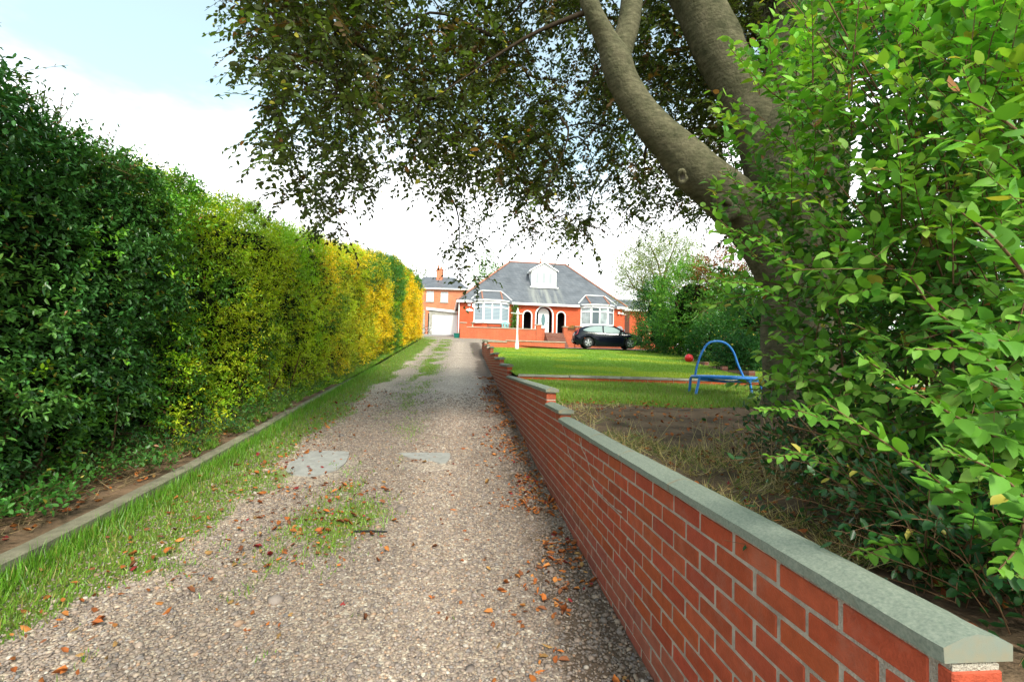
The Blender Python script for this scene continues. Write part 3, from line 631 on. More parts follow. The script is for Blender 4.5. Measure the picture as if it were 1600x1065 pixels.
q = MB(); q.prism([(-.0, 6.40), (0, 6.52), (.12, 6.52), (.12, 6.44)], 0, D0-.15, D1+.15)
for i, v in enumerate(q.v): q.v[i] = (v[0], v[1]+DY-.18, v[2]+.04)
q.obj('lead_apron', M['white'], dm)
q = MB(); q.box((D0-.22, DY-.1, DE-.18), (D0-.08, 2.6, DE-.06)); q.obj('gutter', M['white'], dm)
q = MB(); q.box((11.6, 5.2, 7.0), (12.25, 5.9, 8.35)); q.box((11.55, 5.15, 8.35), (12.3, 5.95, 8.5)); q.cyl((11.8, 5.55, 8.5), .12, .35, 8); q.cyl((12.08, 5.55, 8.5), .12, .35, 8)
for i, v in enumerate(q.v): q.v[i] = (v[0]+1.55, v[1]+1, v[2]-2.05)
q.obj('chimney', M['hbrick'], house)
# details on the front
ow = MB(); ow.prism([(.62, 4.18), (.72, 4.30), (.95, 4.33), (1.02, 4.40), (1.09, 4.33)] if 0 else [(.48, 4.12), (.56, 4.22), (.70, 4.25), (.78, 4.32), (.86, 4.25), (1.0, 4.22), (1.08, 4.12), (.95, 4.06), (.60, 4.06)], 1, -.05, 0)
pl = ow.obj('name_plaque', M['upvc'], house)
q = MB(); q.box((1.0-.02, -.12, 4.42), (1.22, 0, 4.68)); q.prism([(.98, 4.42), (1.22, 4.42), (1.10, 4.32)], 1, -.11, -.01); ob = q.obj('alarm_box', M['white'], house, world=False)
q = MB(); q.box((.62, -.14, 4.50), (.86, -.05, 4.64)); q.box((.71, -.06, 4.45), (.77, 0, 4.58)); q.obj('flood_light', M['white'], house)
q = MB(); q.box((13.3, -.22, 4.32), (13.45, -.04, 4.5)); q.box((13.6, -.22, 4.30), (13.75, -.04, 4.44)); q.box((13.5, -.1, 4.36), (13.6, 0, 4.42)); q.obj('flood_light', M['white'], house)
# side wing to the right with brown gate
q = MB(); q.box((14.55, 1.2, .4), (17.0, 1.45, EV-.05)); q.obj('side_wing_wall', M['hbrick'], house)
q = MB(); q.box((13.76, .15, .4), (14.0, .4, 4.28)); q.obj('gate_pier', M['hbrick'], house)
q = MB(); q.box((13.70, .08, 4.281), (14.1, .47, 4.38)); q.obj('pier_cap', M['cap'], house)
M['brown'] = mat('brown_wood', (.13, .05, .03, 1), .7, .3, noise=.4, nscale=6, aspect=(6, 1, 1))
q = MB()
for i in range(7): q.box((14.0+i*.085, .5, 2.3), (14.08+i*.085, .54, 4.7))
q.box((14.0, .54, 2.6), (14.6, .58, 2.7)); q.box((14.0, .54, 4.2), (14.6, .58, 4.3)); q.obj('gate_and_gap_boards', M['brown'], house)
q = MB(); q.box((14.2, .8, EV-.04), (17.3, 5, EV+.12)); q.obj('wing_fascia', M['white'], house)
q = MB(); q.v = [(14.3, .8, EV+.125), (17.3, .8, EV+.125), (17.3, 5, EV+.125), (14.3, 5, EV+.125), (14.3, 3, 6.0), (16, 3, 6.0)]; q.f = [(0, 1, 5, 4), (1, 2, 5), (2, 3, 4, 5), (3, 0, 4), (0, 3, 2, 1)]; q.obj('wing_roof', M['slate'], house)
# ---- terrace wall, steps
T = empty('terrace_wall', HO, 'red brick terrace wall with pale caps and steps up to the front door', 'wall', rz=HR)
hv = -2.2
q = MB(); q.box((0, hv, .5), (5.9, hv+.22, 2.60)); q.box((0, hv+.22, .5), (.22, -.003, 2.60)); q.obj('brickwork', M['rbrick'], T)
q = MB(); q.box((.5, hv-.04, 2.601), (5.9, hv+.26, 2.66)); q.obj('wall_cap', M['cap'], T)
def pier(u0, u1, zt, y=hv, d=.35):
    q = MB(); q.box((u0, y-.03, .5), (u1, y+d, zt-.07)); p_ = q.obj('pier', M['rbrick'], T)
    q = MB(); q.box((u0-.05, y-.08, zt-.069), (u1+.05, y+d+.05, zt)); q.obj('pier_cap', M['cap'], p_)
pier(.0, .46, 2.98); pier(5.92, 6.32, 3.02); pier(8.1, 8.42, 2.95); pier(9.05, 9.5, 3.0)
q = MB(); q.box((6.325, hv, .5), (6.6, hv+.3, 2.66)); q.box((8.425, hv, .5), (9.0, hv+.22, 2.62)); q.box((9.56, hv, .5), (17.4, hv+.22, 2.42)); q.obj('brickwork', M['rbrick'], T)
q = MB(); q.box((6.38, hv-.04, 2.661), (6.65, hv+.34, 2.72)); q.box((9.56, hv-.04, 2.421), (17.4, hv+.26, 2.48)); q.box((8.48, hv-.04, 2.621), (9.0, hv+.26, 2.67)); q.obj('wall_cap', M['rbrick'], T)
q = MB(); n = 6
for i in range(n):
    z1 = 2.40-i*(2.40-1.25)/n; q.box((6.605, hv+.22-.32*(i+1)+(.0 if i else .0), .4), (8.07, hv+.22-.32*i, z1))
q.box((6.605, hv+.22, .4), (8.07, hv+.5, 2.42)); q.obj('steps', M['rpath'], T)
q = MB(); q.box((.22, hv+.22, 1.9), (17.4, -.003, 2.28)); q.obj('terrace_floor', M['concrete'], T)
# ---- low wall at the far edge of the lawn
FW = empty('lawn_wall', (0, 30.5, 0), 'low orange brick wall with pale coping along the far edge of the lawn', 'wall')
def seg(p, q_, zb, zt, th, name, m_, par):
    p = Vector((*p, 0)); q_ = Vector((*q_, 0)); d = (q_-p).normalized(); n_ = Vector((d.y, -d.x, 0)); g = MB()
    for z in (zb, zt):
        for v in (p+n_*th/2, q_+n_*th/2, q_-n_*th/2, p-n_*th/2): g.v.append((v.x, v.y, z+E))
    g.f = [(0, 3, 2, 1), (4, 5, 6, 7), (0, 1, 5, 4), (1, 2, 6, 5), (2, 3, 7, 6), (3, 0, 4, 7)]; g.obj(name, m_, par, world=True)
seg((-1.62, 30.15), (-.33, 30.33), .3, 1.24, .2, 'brickwork', M['rbrick'], FW); seg((-1.64, 30.15), (-.33, 30.33), 1.242, 1.30, .30, 'wall_cap', M['cap'], FW)
seg((-.33, 30.33), (3.35, 30.85), .3, 1.34, .2, 'brickwork', M['rbrick'], FW); seg((-.40, 30.32), (3.39, 30.86), 1.342, 1.40, .30, 'wall_cap', M['cap'], FW)
seg((3.40, 30.75), (15, 31.0), .3, .935, .14, 'kerb', M['edge_stone'], FW)
# ================================================================ garage, far house, small things by them
G = empty('garage', pt(694, 522, 46), 'white up-and-over door garage with sloping white fascia, left of the bungalow', 'garage')
gx = lambda x, d=46: pt(x, 520, d)[0]
gz = lambda y, x=694, d=46: pt(x, y, d)[2]
gy = float(pt(694, 520, 46)[1]); M['gwall'] = mat('render_grey', (.42, .40, .35, 1), .9, .2, noise=.3, nscale=3)
q = MB(); q.box((gx(669.5), gy, gz(524)-.2), (gx(674), gy+.25, gz(486))); q.box((gx(716), gy, gz(524)-.2), (gx(721), gy+.25, gz(486))); q.box((gx(674), gy, gz(491)), (gx(716), gy+.25, gz(486)))
q.box((gx(669.5), gy+.25, gz(524)-.2), (gx(669.5)+.2, gy+5.5, gz(486))); q.obj('wall', M['gwall'], G, world=True)
q = MB(); q.box((gx(674.2), gy+.08, gz(522.5)), (gx(715.8), gy+.13, gz(491))); 
gd = q.obj('garage_door', M['white'], G, world=True)
q = MB()
for i in range(11):
    xx = gx(674.2)+.1+i*(gx(715.8)-gx(674.2)-.2)/10; q.box((xx, gy+.072, gz(521)), (xx+.03, gy+.0795, gz(492.5)))
for v in range(len(q.v)): q.v[v] = (q.v[v][0]-G.location[0], q.v[v][1]-G.location[1], q.v[v][2]-G.location[2])
q.obj('door_rib', M['white'], gd)
q = MB(); q.prism([(gx(665), gz(484.5)), (gx(722), gz(489)), (gx(722), gz(485.5)), (gx(665), gz(480.5))], 1, gy-.15, gy+6); q.obj('roof', M['white'], G, world=True)
AP = sheet('apron', lambda y: gx(655), lambda y: gx(716), 42.5, gy+.3, 12, 12, lambda X, Y: np.interp(Y, [42.5, gy], [float(dz(42.5))+.012, gz(522.5)]), M['slab'])
q = MB(); q.box((gx(652), gy+1.4, gz(524)-.3), (gx(660), gy+1.6, gz(512))); o = q.obj('low_brick_wall', M['rbrick']); tag(o, 'short low brick wall by the dark opening at the end of the hedge', 'wall')
q = MB(); q.box((gx(658.5), gy+.6, gz(524)-.3), (gx(661.5), gy+.75, gz(484))); o = q.obj('gate_post', M['gwall']); tag(o, 'tall grey post beside the dark gap left of the garage', 'post')
q = MB()
for i in range(8): q.box((gx(661.5)+i*.066, gy+2.2, gz(523)-.2), (gx(661.5)+i*.066+.06, gy+2.24, gz(486)))
o = q.obj('gate_and_gap_boards', M['dark']); tag(o, 'near-black boards standing in for the shade of the gap between hedge and garage', 'gate')  # near-black boards stand in for the shaded gap, no real gate
# bicycle leaning by the garage
BK = empty('bicycle', pt(668, 521, 44.8), 'small silver bicycle parked left of the white garage door', 'bicycle')
M['silver'] = mat('silver_metal', (.6, .6, .62, 1), .3, .5, metal=.8)
def ring(c, r, t, n=24, seg=6, axis=1):
    ang = np.linspace(0, 2*np.pi, n+1); P = np.stack([c[0]+r*np.cos(ang), np.full(n+1, c[1]), c[2]+r*np.sin(ang)], -1); return (P, np.full(n+1, t))
for cx in (-.38, .38):
    wh = link('wheel', tubes('wheel', [ring((cx, 0, .26), .25, .022)]), M['black'], BK)
    link('spokes', tubes('spokes', [(np.array([[cx-.24*math.cos(a), 0, .26-.24*math.sin(a)], [cx+.24*math.cos(a), 0, .26+.24*math.sin(a)]]), .004) for a in np.linspace(0, math.pi, 7)[:-1]], 4), M['silver'], wh)
link('frame', tubes('frame', [(np.array(p), .016) for p in ([(-.38, 0, .26), (-.12, 0, .55), (.28, 0, .6), (.38, 0, .26)], [(-.38, 0, .26), (0, 0, .24), (-.14, 0, .62)], [(0, 0, .24), (.29, 0, .56)])]), M['silver'], BK)
link('handlebar', tubes('handlebar', [(np.array([(.27, 0, .6), (.25, 0, .76)]), .012), (np.array([(.2, -.22, .8), (.25, 0, .76), (.2, .22, .8)]), .012)]), M['black'], BK)
MB().box((-.24, -.05, .62), (-.05, .05, .66)).obj('saddle', M['black'], BK, bevel=.01)
# green bin against the terrace
bl = pt(713.5, 528.5, 36.9); g = empty('recycling_box', bl, 'dark green recycling box at the foot of the terrace wall', 'box')
M['green'] = mat('green_plastic', (.0, .13, .10, 1), .5, .4, noise=.15)
q = MB(); q.v = [(-.16, -.15, 0), (.16, -.15, 0), (.16, .15, 0), (-.16, .15, 0), (-.2, -.19, .36), (.2, -.19, .36), (.2, .19, .36), (-.2, .19, .36)]
q.f = [(0, 3, 2, 1), (4, 5, 6, 7), (0, 1, 5, 4), (1, 2, 6, 5), (2, 3, 7, 6), (3, 0, 4, 7)]; q.obj('body', M['green'], g, bevel=.01)
MB().box((-.215, -.205, .345), (.215, .205, .39)).obj('lid', M['green'], g, bevel=.01)
# far house
FHL = pt(690, 500, 58); FY = float(FHL[1]); fx = lambda x, d=58: float(pt(x, 460, d)[0]); fz = lambda y, x=690, d=58: float(pt(x, y, d)[2])
FH = empty('brick_house', (fx(690), FY, fz(520)), 'distant two-storey orange brick house with grey roof behind the garage', 'house')
xl, xr = fx(633), fx(728); M['fbrick'] = brickmat('far_brick', (.66, .21, .10, 1), (.58, .17, .08, 1), (.45, .25, .18, 1), noise=.15)
ze = fz(452)
wins = [rect(fx(666), fx(677.5), fz(471), fz(454.5)), rect(fx(688.3), fx(700), fz(471.5), fz(455.5))]
o = facewall(rect(xl, xr, fz(530), ze), wins, .25, M['fbrick'], 'front_wall', None, FY); o.parent = FH; o.data.transform(Matrix.Translation(-FH.location))
q = MB(); q.box((xl, FY+.25, fz(530)), (xl+.25, FY+8, ze)); q.box((xr-.25, FY+.25, fz(530)), (xr, FY+8, ze)); q.box((xl+.25, FY+7.75, fz(530)), (xr-.25, FY+8, ze)); q.obj('side_wall', M['fbrick'], FH, world=True)
for wn in wins:
    (a, b), (c, d) = wn[0], wn[2]
    q = MB(); q.box((a+.001, FY+.08, b+.001), (a+.07, FY+.16, d-.001)); q.box((c-.07, FY+.08, b+.001), (c-.001, FY+.16, d-.001)); q.box((a+.07, FY+.08, b+.001), (c-.07, FY+.16, b+.08)); q.box((a+.07, FY+.08, d-.08), (c-.07, FY+.16, d-.001)); q.box((a+.07, FY+.08, (b+d)/2+.2), (c-.07, FY+.16, (b+d)/2+.26))
    wf = q.obj('window', M['upvc'], FH, world=True)
    g = MB(); g.box((a+.03, FY+.17, b+.03), (c-.03, FY+.18, d-.03))
    for i, v in enumerate(g.v): g.v[i] = (v[0]-FH.location[0], v[1]-FH.location[1], v[2]-FH.location[2])
    g.obj('pane', M['upvc'], wf); q = MB(); q.box((a-.08, FY-.08, b-.12), (c+.08, FY+.05, b-.001)); q.obj('sill', M['gwall'], FH, world=True)
q = MB(); zt = fz(432.5, 690, 62); q.v = [(xl-.3, FY-.3, ze+.13), (xr+.3, FY-.3, ze+.13), (xr+.3, FY+8.3, ze+.13), (xl-.3, FY+8.3, ze+.13), (fx(664, 62), FY+4, zt), (fx(709, 62), FY+4, zt)]
q.f = [(0, 1, 5, 4), (1, 2, 5), (2, 3, 4, 5), (3, 0, 4), (0, 3, 2, 1)]; fr_ = q.obj('roof', M['slate'], FH, world=True)
q = MB(); q.box((xl-.3, FY-.34, ze-.02), (xr+.3, FY+.02, ze+.129)); q.obj('fascia', M['white'], FH, world=True)
q = MB(); cx0, cx1 = fx(681, 61), fx(690, 61); q.box((cx0, FY+2.8, fz(440, 690, 61)), (cx1, FY+3.6, fz(421, 690, 61))); q.box((cx0-.06, FY+2.74, fz(421, 690, 61)), (cx1+.06, FY+3.66, fz(420, 690, 61)+.03)); q.cyl((cx0+.2, FY+3.1, fz(420, 690, 61)), .12, .5, 8); q.cyl((cx1-.2, FY+3.1, fz(420, 690, 61)), .12, .35, 8)
q.obj('chimney', M['fbrick'], FH, world=True)
# ================================================================ lamp post
lp = pt(807.5, 545.5, 27.3); lp[2] = float(lawnz(lp[1])); LP = empty('lamp_post', lp, 'slender white lamp post with ladder crossbar on the lawn by the low wall', 'lamp post')
q = MB(); q.lathe([(.115, 0), (.115, .30), (.09, .36), (.10, .40), (.075, .46), (.06, .8), (.05, .86), (.05, 1.90), (.035, 1.92), (.09, 1.95), (.10, 2.07), (.07, 2.15), (.04, 2.21), (.03, 2.31), (.0, 2.35)], n=14).obj('post', M['white'], LP, smooth=True)
link('crossbar', tubes('crossbar', [(np.array([(-.36, 0, 2.04), (0, 0, 2.00), (.36, 0, 2.02)]), .022)], 8), M['white'], LP)
MB().lathe([(.0, 0), (.03, .02), (.03, .05), (0, .07)], (-.36, 0, 2.005), 8).obj('bar_end', M['white'], LP); MB().lathe([(.0, 0), (.03, .02), (.03, .05), (0, .07)], (.36, 0, 1.985), 8).obj('bar_end', M['white'], LP)
# red ball
b0 = pt(1076.5, 557, 15.6); rr = .135
bpy.ops.mesh.primitive_uv_sphere_add(segments=32, ring_count=16, radius=rr, location=(b0[0], b0[1], float(lawnz(b0[1]))+rr)); o = bpy.context.object; o.name = 'play_ball'; bpy.ops.object.shade_smooth()
q = mat('red_plastic', (.62, .01, .015, 1), .35, .5); o.data.materials.append(q); tag(o, 'round red play ball on the lawn in front of the shrubs', 'ball')
vn = MB(); vn.cyl((0, -rr*.985, 0), .012, -.004, 10, axis=1); vn.obj('valve', M['black'], o)
# garden chairs, pot and flowers on the terrace
def hloc(u, v, z): 
    p = Matrix.Rotation(HR, 3, 'Z') @ Vector((u, v, z)); return p+HO
def chair(u, v, m_, label):
    c = empty('garden_chair', hloc(u, v, 2.28), label, 'chair', 'moulded garden chairs on the terrace', rz=HR)
    q = MB(); q.box((-.24, -.24, .40), (.24, .24, .44)); q.obj('seat', m_, c, bevel=.01)
    bk = [(-.25, .42), (-.27, .75), (-.18, .90), (0, .95), (.18, .90), (.27, .75), (.25, .42), (.13, .42), (.13, .78), (.06, .82), (.06, .42), (-.06, .42), (-.06, .82), (-.13, .78), (-.13, .42)]
    q = MB(); q.prism(bk, 1, .22, .26); q.obj('backrest', m_, c)
    for sx in (-.22, .22):
        for sy in (-.22, .22): q = MB(); q.box((sx-.025, sy-.025, 0), (sx+.025, sy+.025, .40)); q.obj('leg', m_, c)
        q = MB(); q.box((sx-.03+math.copysign(.03, sx), -.24, .62), (sx+.03+math.copysign(.03, sx), .24, .65)); q.box((sx-.02+math.copysign(.03, sx), -.23, .44), (sx+.02+math.copysign(.03, sx), -.18, .62)); q.obj('armrest', m_, c)
M['teal'] = mat('teal_plastic', (.22, .42, .42, 1), .5, .4); M['greyp'] = mat('grey_plastic', (.25, .32, .36, 1), .5, .4)
chair(3.55, -1.55, M['teal'], 'pale teal garden chair on the terrace below the left bay window'); chair(13.15, -1.2, M['greyp'], 'blue-grey garden chair on the terrace right of the right bay window')
q = empty('garden_bench', hloc(2.75, -1.2, 2.28), 'brown wooden bench on the terrace under the left bay window', 'bench', rz=HR)
MB().box((-.55, -.2, .40), (.55, .2, .44)).obj('seat', M['brown'], q); z = MB(); z.box((-.55, .2, .5), (.55, .24, .56)); z.box((-.55, .2, .70), (.55, .24, .78)); z.box((-.55, .2, .44), (-.5, .24, .7)); z.box((.5, .2, .44), (.55, .24, .7)); z.obj('backrest', M['brown'], q)
for sx in (-.48, .48): z = MB(); z.box((sx-.03, -.18, 0), (sx+.03, .18, .40)); z.obj('leg', M['brown'], q)
bs = empty('bird_bath', hloc(.95, -2.0, 2.62), 'small pale bird bath standing at the left end of the terrace wall', 'bird bath', rz=HR)
MB().lathe([(.12, 0.04), (.05, .08), (.04, .25), (.07, .28), (.2, .36), (.2, .38), (.0, .33)], n=12).obj('basin', M['cap'], bs)
z = empty('flower_pot', hloc(15.2, -2.05, 2.48), 'cream flower pot with pale plant on the right end of the terrace wall', 'plant pot', rz=HR)
MB().lathe([(.0, 0), (.13, 0), (.19, .42), (.22, .43), (.22, .48), (.17, .48), (.0, .44)], n=14).obj('pot', mat('cream_pot', (.62, .50, .27, 1), .7, .3), z)
def tuft(name, c, r, h, n, ll, col, parent=None, m_='leaf', world=True):
    P = c+rng.normal(0, 1, (n, 3))*np.array([r, r, h])*.5; D = unit(rng.normal(0, 1, (n, 3))+[0, 0, .6]); U = unit(rng.normal(0, .6, (n, 3))+[0, 0, 1])
    cc = np.array(col)*(.6+.8*rng.random((n, 1)))*(1+.15*rng.normal(0, 1, (n, 3))); me = leaves(name, P, D, U, ll*(.6+.8*rng.random(n)), .5, np.clip(cc, 0, 1), LEAF6)
    return link(name, me, M[m_], parent, world)
tuft('plant', np.array(hloc(15.2, -2.05, 3.1)), .38, .38, 260, .10, (.35, .42, .2), z)
fl = empty('flower_box', hloc(8.72, -2.1, 2.68), 'low planter of green plants on the terrace wall right of the steps', 'planter', rz=HR)
MB().box((-.28, -.09, 0), (.28, .09, .14)).obj('trough', M['brown'], fl); tuft('plant', np.array(hloc(8.72, -2.1, 2.88)), .5, .2, 260, .07, (.08, .16, .03), fl)
# ================================================================ trampoline
tp = pt(1131, 604, 7.0); tp[2] = float(gardz(tp[1]))+.068
TR = empty('mini_trampoline', tp, 'small blue-framed toy trampoline with arched handle on the lower grass', 'trampoline')
M['blue'] = mat('blue_paint', (.02, .20, .62, 1), .35, .5, noise=.2, nscale=20)
rr = .44; zt = .25
ang = np.linspace(0, 2*np.pi, 41); ringp = np.stack([rr*np.cos(ang), rr*.9*np.sin(ang), np.full(41, zt)], -1)
link('frame_ring', tubes('frame_ring', [(ringp, .022)], 8), M['blue'], TR)
q = MB(); q.lathe([(0, zt-.035), (rr-.09, zt-.02), (rr-.09, zt-.012), (0, zt-.03)], n=28); mt_ = q.obj('jumping_mat', M['black'], TR)
cords = []
for i in range(20):
    a, b = ang[i*2], ang[i*2+1]; cords.append((np.array([(rr*math.cos(a), rr*.9*math.sin(a), zt), ((rr-.1)*math.cos(b), (rr-.1)*math.sin(b), zt-.02), (rr*math.cos(ang[i*2+2]), rr*.9*math.sin(ang[i*2+2]), zt)]), .006))
link('elastic_cord', tubes('elastic_cord', cords, 5), M['black'], TR)
link('cross_bar', tubes('cross_bar', [(np.array([(-rr+.02, -.15, zt-.03), (0, -.2, zt-.06), (rr-.02, -.15, zt-.03)]), .018)], 8), M['blue'], TR)
for a, o_ in ((205, 1.14), (150, 1.0), (-22, 1.1), (20, 1.1)):
    c_, s_ = math.cos(R(a)), math.sin(R(a)); link('leg', tubes('leg', [(np.array([(rr*c_, rr*.9*s_, zt), ((rr+.02)*c_*1.02, rr*.95*s_, zt-.03), ((rr*o_+.04)*c_, (rr*o_+.02)*s_, -.0)]), .019)], 8), M['blue'], TR)
hp = spline([(-.32, .26, zt), (-.29, .25, zt+.18), (-.22, .24, zt+.38), (-.13, .24, zt+.50), (.0, .24, zt+.535), (.14, .24, zt+.50), (.245, .24, zt+.38), (.32, .24, zt+.18), (.40, .22, zt-.01)], 40)
link('handle', tubes('handle', [(hp, .0165)], 8), M['blue'], TR)
#PART3
# ================================================================ car
def build_car():
    base = pt(948, 545, 31.0); X = base[0]; Y = base[1]; gz_ = float(fore(X, Y))+.02
    car = empty('parked_car', (X, Y, gz_), 'dark navy three-door hatchback parked in front of the terrace wall', 'car', rz=R(-1.5))
    # local x: rear (-) to front (+); stations
    Lh = 2.15
    st = [-2.17, -2.14, -2.05, -1.9, -1.72, -1.66, -1.58, -1.45, -1.3, -1.15, -1.02, -.94, -.8, -.6, -.3, 0, .3, .6, .8, .9, .95, 1.03, 1.15, 1.3, 1.45, 1.58, 1.66, 1.72, 1.85, 2.0, 2.1, 2.17]
    top = lambda x: np.interp(x, [-2.17, -2.14, -2.05, -1.85, -1.45, -1.1, -.6, -.1, .25, .6, 1.0, 1.25, 1.7, 2.0, 2.12, 2.17], [.80, .98, 1.08, 1.24, 1.38, 1.43, 1.465, 1.46, 1.42, 1.27, 1.06, .98, .88, .76, .66, .5])
    belt = lambda x: np.interp(x, [-2.17, -2.1, -1.8, -1.2, 0, .9, 1.25, 1.7, 2.0, 2.17], [.78, .93, 1.02, .985, .93, .90, .90, .82, .70, .48])
    wd = lambda x: np.interp(x, [-2.17, -2.1, -1.9, -1.5, -.8, .8, 1.5, 1.9, 2.1, 2.17], [.68, .76, .84, .90, .91, .91, .89, .82, .70, .58])
    WX = (-1.30, 1.32); WR = .325
    def bot(x):
        b = np.interp(x, [-2.17, -2.0, -1.7, 1.7, 2.0, 2.17], [.36, .28, .20, .18, .22, .30])
        for wx in WX:
            d = abs(x-wx); 
            if d < .385: b = max(b, WR+math.sqrt(.385**2-d*d)-.005)
        return b
    def ring_(x, o=0):
        b, bl, t, w_ = bot(x), belt(x), top(x), wd(x)+o; bl = min(bl, t-.01); mid = min(max(.62, b+.02), bl-.02)
        th = t-bl; wi = w_-.05-.42*th if th > .1 else w_-.12
        wi = max(wi, .3)
        half = [(w_-.04, b), (w_, (b+mid)/2), (w_+.005, mid), (w_-.012, bl-.03), (w_-.035, bl), (wi+(w_-.05-wi)*.45, bl+th*.55), (wi, t-.055 if th > .12 else t-.012), (wi*.72, t-.012), (wi*.36, t)]
        return half
    V = []; n = 9
    for x in st:
        h = ring_(x); V += [(x, -y, z) for y, z in h]+[(x, 0, top(x)+.004)]+[(x, y, z) for y, z in h[::-1]]
    k = 19; F_ = []
    for i in range(len(st)-1):
        for j in range(k-1): F_.append((i*k+j, i*k+j+1, (i+1)*k+j+1, (i+1)*k+j))
    F_.append(tuple(range(k))); F_.append(tuple((len(st)-1)*k+k-1-j for j in range(k)))
    q = MB(); q.v = V; q.f = F_
    M['car'] = mat('car_paint', (.004, .005, .012, 1), .15, .25, coat=.25)
    body = q.obj('body', M['car'], car, smooth=True)
    # floor between the wheels
    q = MB(); q.box((-.88, -.84, .16), (.9, .84, .3)); q.box((-1.9, -.6, .25), (1.9, .6, .6)); q.obj('underbody', M['black'], car)
    M['cglass'] = mat('car_glass', (.03, .05, .055, 1), .03, .9)
    M['cglass2'] = mat('car_glass_bright', (.20, .26, .27, 1), .06, .9)
    def sideglass(xs, s, lo=.12, hi=.92, m_='cglass', fr=None):
        v = []; m = len(xs)
        for i, x in enumerate(xs):
            w_ = wd(x); bl = belt(x); t = top(x); th = t-bl; wi = max(w_-.05-.42*th, .3)
            l_, h_ = (lo, hi) if fr is None else fr[i]
            for f in (l_, (l_+h_)/2, h_):
                y = np.interp(f, [0, .55, .96], [w_-.035, wi+(w_-.05-wi)*.45, wi]); v.append((x, s*(y+.012), bl+th*f*.95))
        q = MB(); q.v = v; q.f = [(i*3+j, i*3+j+1, i*3+j+4, i*3+j+3) for i in range(m-1) for j in range(2)]
        return q.obj('side_window', M[m_], body, smooth=True)
    for s in (-1, 1):
        sideglass([-1.62, -1.45, -1.2, -.9, -.62, -.42], s, fr=[(.30, .40), (.12, .62), (.05, .80), (.04, .88), (.04, .9), (.04, .9)], m_='cglass2')
        sideglass([-.33, -.1, .1, .3, .5, .7, .85], s, fr=[(.04, .9), (.04, .9), (.04, .88), (.04, .86), (.05, .80), (.07, .66), (.10, .3)], m_='cglass2')
        q = MB(); q.box((.62, s*.90, .96), (.78, s*1.06, 1.09)); q.obj('wing_mirror', M['car'], car, bevel=.02)
        # door handle and rear lamp
        q = MB(); q.box((-.22, s*.905, .84), (-.04, s*.93, .87)); q.obj('door_handle', M['silver'], car)
        q = MB(); q.v = [(-2.13, s*.60, .86), (-2.13, s*.78, .80), (-1.95, s*.875, .84), (-1.86, s*.80, 1.10), (-1.84, s*.72, 1.2), (-2.0, s*.64, 1.12)]; q.f = [(0, 1, 2), (0, 2, 3), (0, 3, 4), (0, 4, 5)]
        for i, v in enumerate(q.v): q.v[i] = (v[0]-.02, v[1]*1.03, v[2])
        q.obj('tail_light', M['redlamp'], car)
        q = MB(); q.v = [(1.70, s*.875, .74), (2.02, s*.78, .66), (2.0, s*.70, .74), (1.72, s*.80, .86)]; q.f = [(0, 1, 2, 3)]
        for i, v in enumerate(q.v): q.v[i] = (v[0]+.015, v[1]*1.02, v[2]+.02)
        q.obj('headlight', M['pale_glass'], car)
        for wx in WX:
            y0 = s*.88
            tb = MB(); prof = [(.21, -.10), (.31, -.105), (.325, -.08), (.325, .08), (.31, .105), (.21, .10)]
            b = 0; nn = 28
            for r_, o_ in prof:
                for i in range(nn): a = i*2*math.pi/nn; tb.v.append((wx+r_*math.cos(a), y0-s*.09+o_, .325+r_*math.sin(a)))
            for j in range(len(prof)-1):
                for i in range(nn): tb.f.append((j*nn+i, j*nn+(i+1) % nn, (j+1)*nn+(i+1) % nn, (j+1)*nn+i))
            wh = tb.obj('wheel', M['black'], car, smooth=True)
            rm = MB(); yo = y0+s*.002
            for j in range(5):
                a = j*2*math.pi/5+.3; c_, s_ = math.cos(a), math.sin(a); pc, ps = -s_, c_
                rm.v += [(wx+c_*.05+pc*.035, yo, .325+s_*.05+ps*.035), (wx+c_*.05-pc*.035, yo, .325+s_*.05-ps*.035), (wx+c_*.215-pc*.055, yo-s*.01, .325+s_*.215-ps*.055), (wx+c_*.215+pc*.055, yo-s*.01, .325+s_*.215+ps*.055)]
                b = len(rm.v)-4; rm.f.append((b, b+1, b+2, b+3))
            b = len(rm.v)
            for r_ in (.195, .235):
                for i in range(nn): a = i*2*math.pi/nn; rm.v.append((wx+r_*math.cos(a), yo, .325+r_*math.sin(a)))
            for i in range(nn): rm.f.append((b+i, b+(i+1) % nn, b+nn+(i+1) % nn, b+nn+i))
            b = len(rm.v)
            for i in range(12): a = i*2*math.pi/12; rm.v.append((wx+.06*math.cos(a), yo+s*.004, .325+.06*math.sin(a)))
            rm.f.append(tuple(range(b, b+12)))
            rm.obj('rim', M['silver'], wh)
            hb = MB(); b = 0
            for i in range(20): a = i*2*math.pi/20; hb.v.append((wx+.21*math.cos(a), y0-s*.05, .325+.21*math.sin(a)))
            hb.f.append(tuple(range(20))); hb.obj('brake_disc', M['dark'], wh)
    q = MB(); q.v = [(-2.12, -.55, .98), (-2.12, .55, .98), (-1.62, .50, 1.325), (-1.62, -.50, 1.325)]
    for i, v in enumerate(q.v): q.v[i] = (v[0]-.02, v[1], v[2]+.03)
    q.f = [(0, 1, 2, 3)]; q.obj('rear_window', M['cglass'], body)
    q = MB(); q.v = [(1.02, -.66, 1.065), (1.02, .66, 1.065), (.30, .55, 1.425), (.30, -.55, 1.425)]
    for i, v in enumerate(q.v): q.v[i] = (v[0]+.02, v[1], v[2]+.015)
    q.f = [(0, 1, 2, 3)]; q.obj('windscreen', M['cglass'], body)
    q = MB(); q.box((-2.23, -.60, .40), (-2.10, .60, .62)); q.obj('rear_bumper', M['car'], car, bevel=.04)
M['redlamp'] = mat('red_lamp', (.30, .02, .015, 1), .2, .6)
build_car()

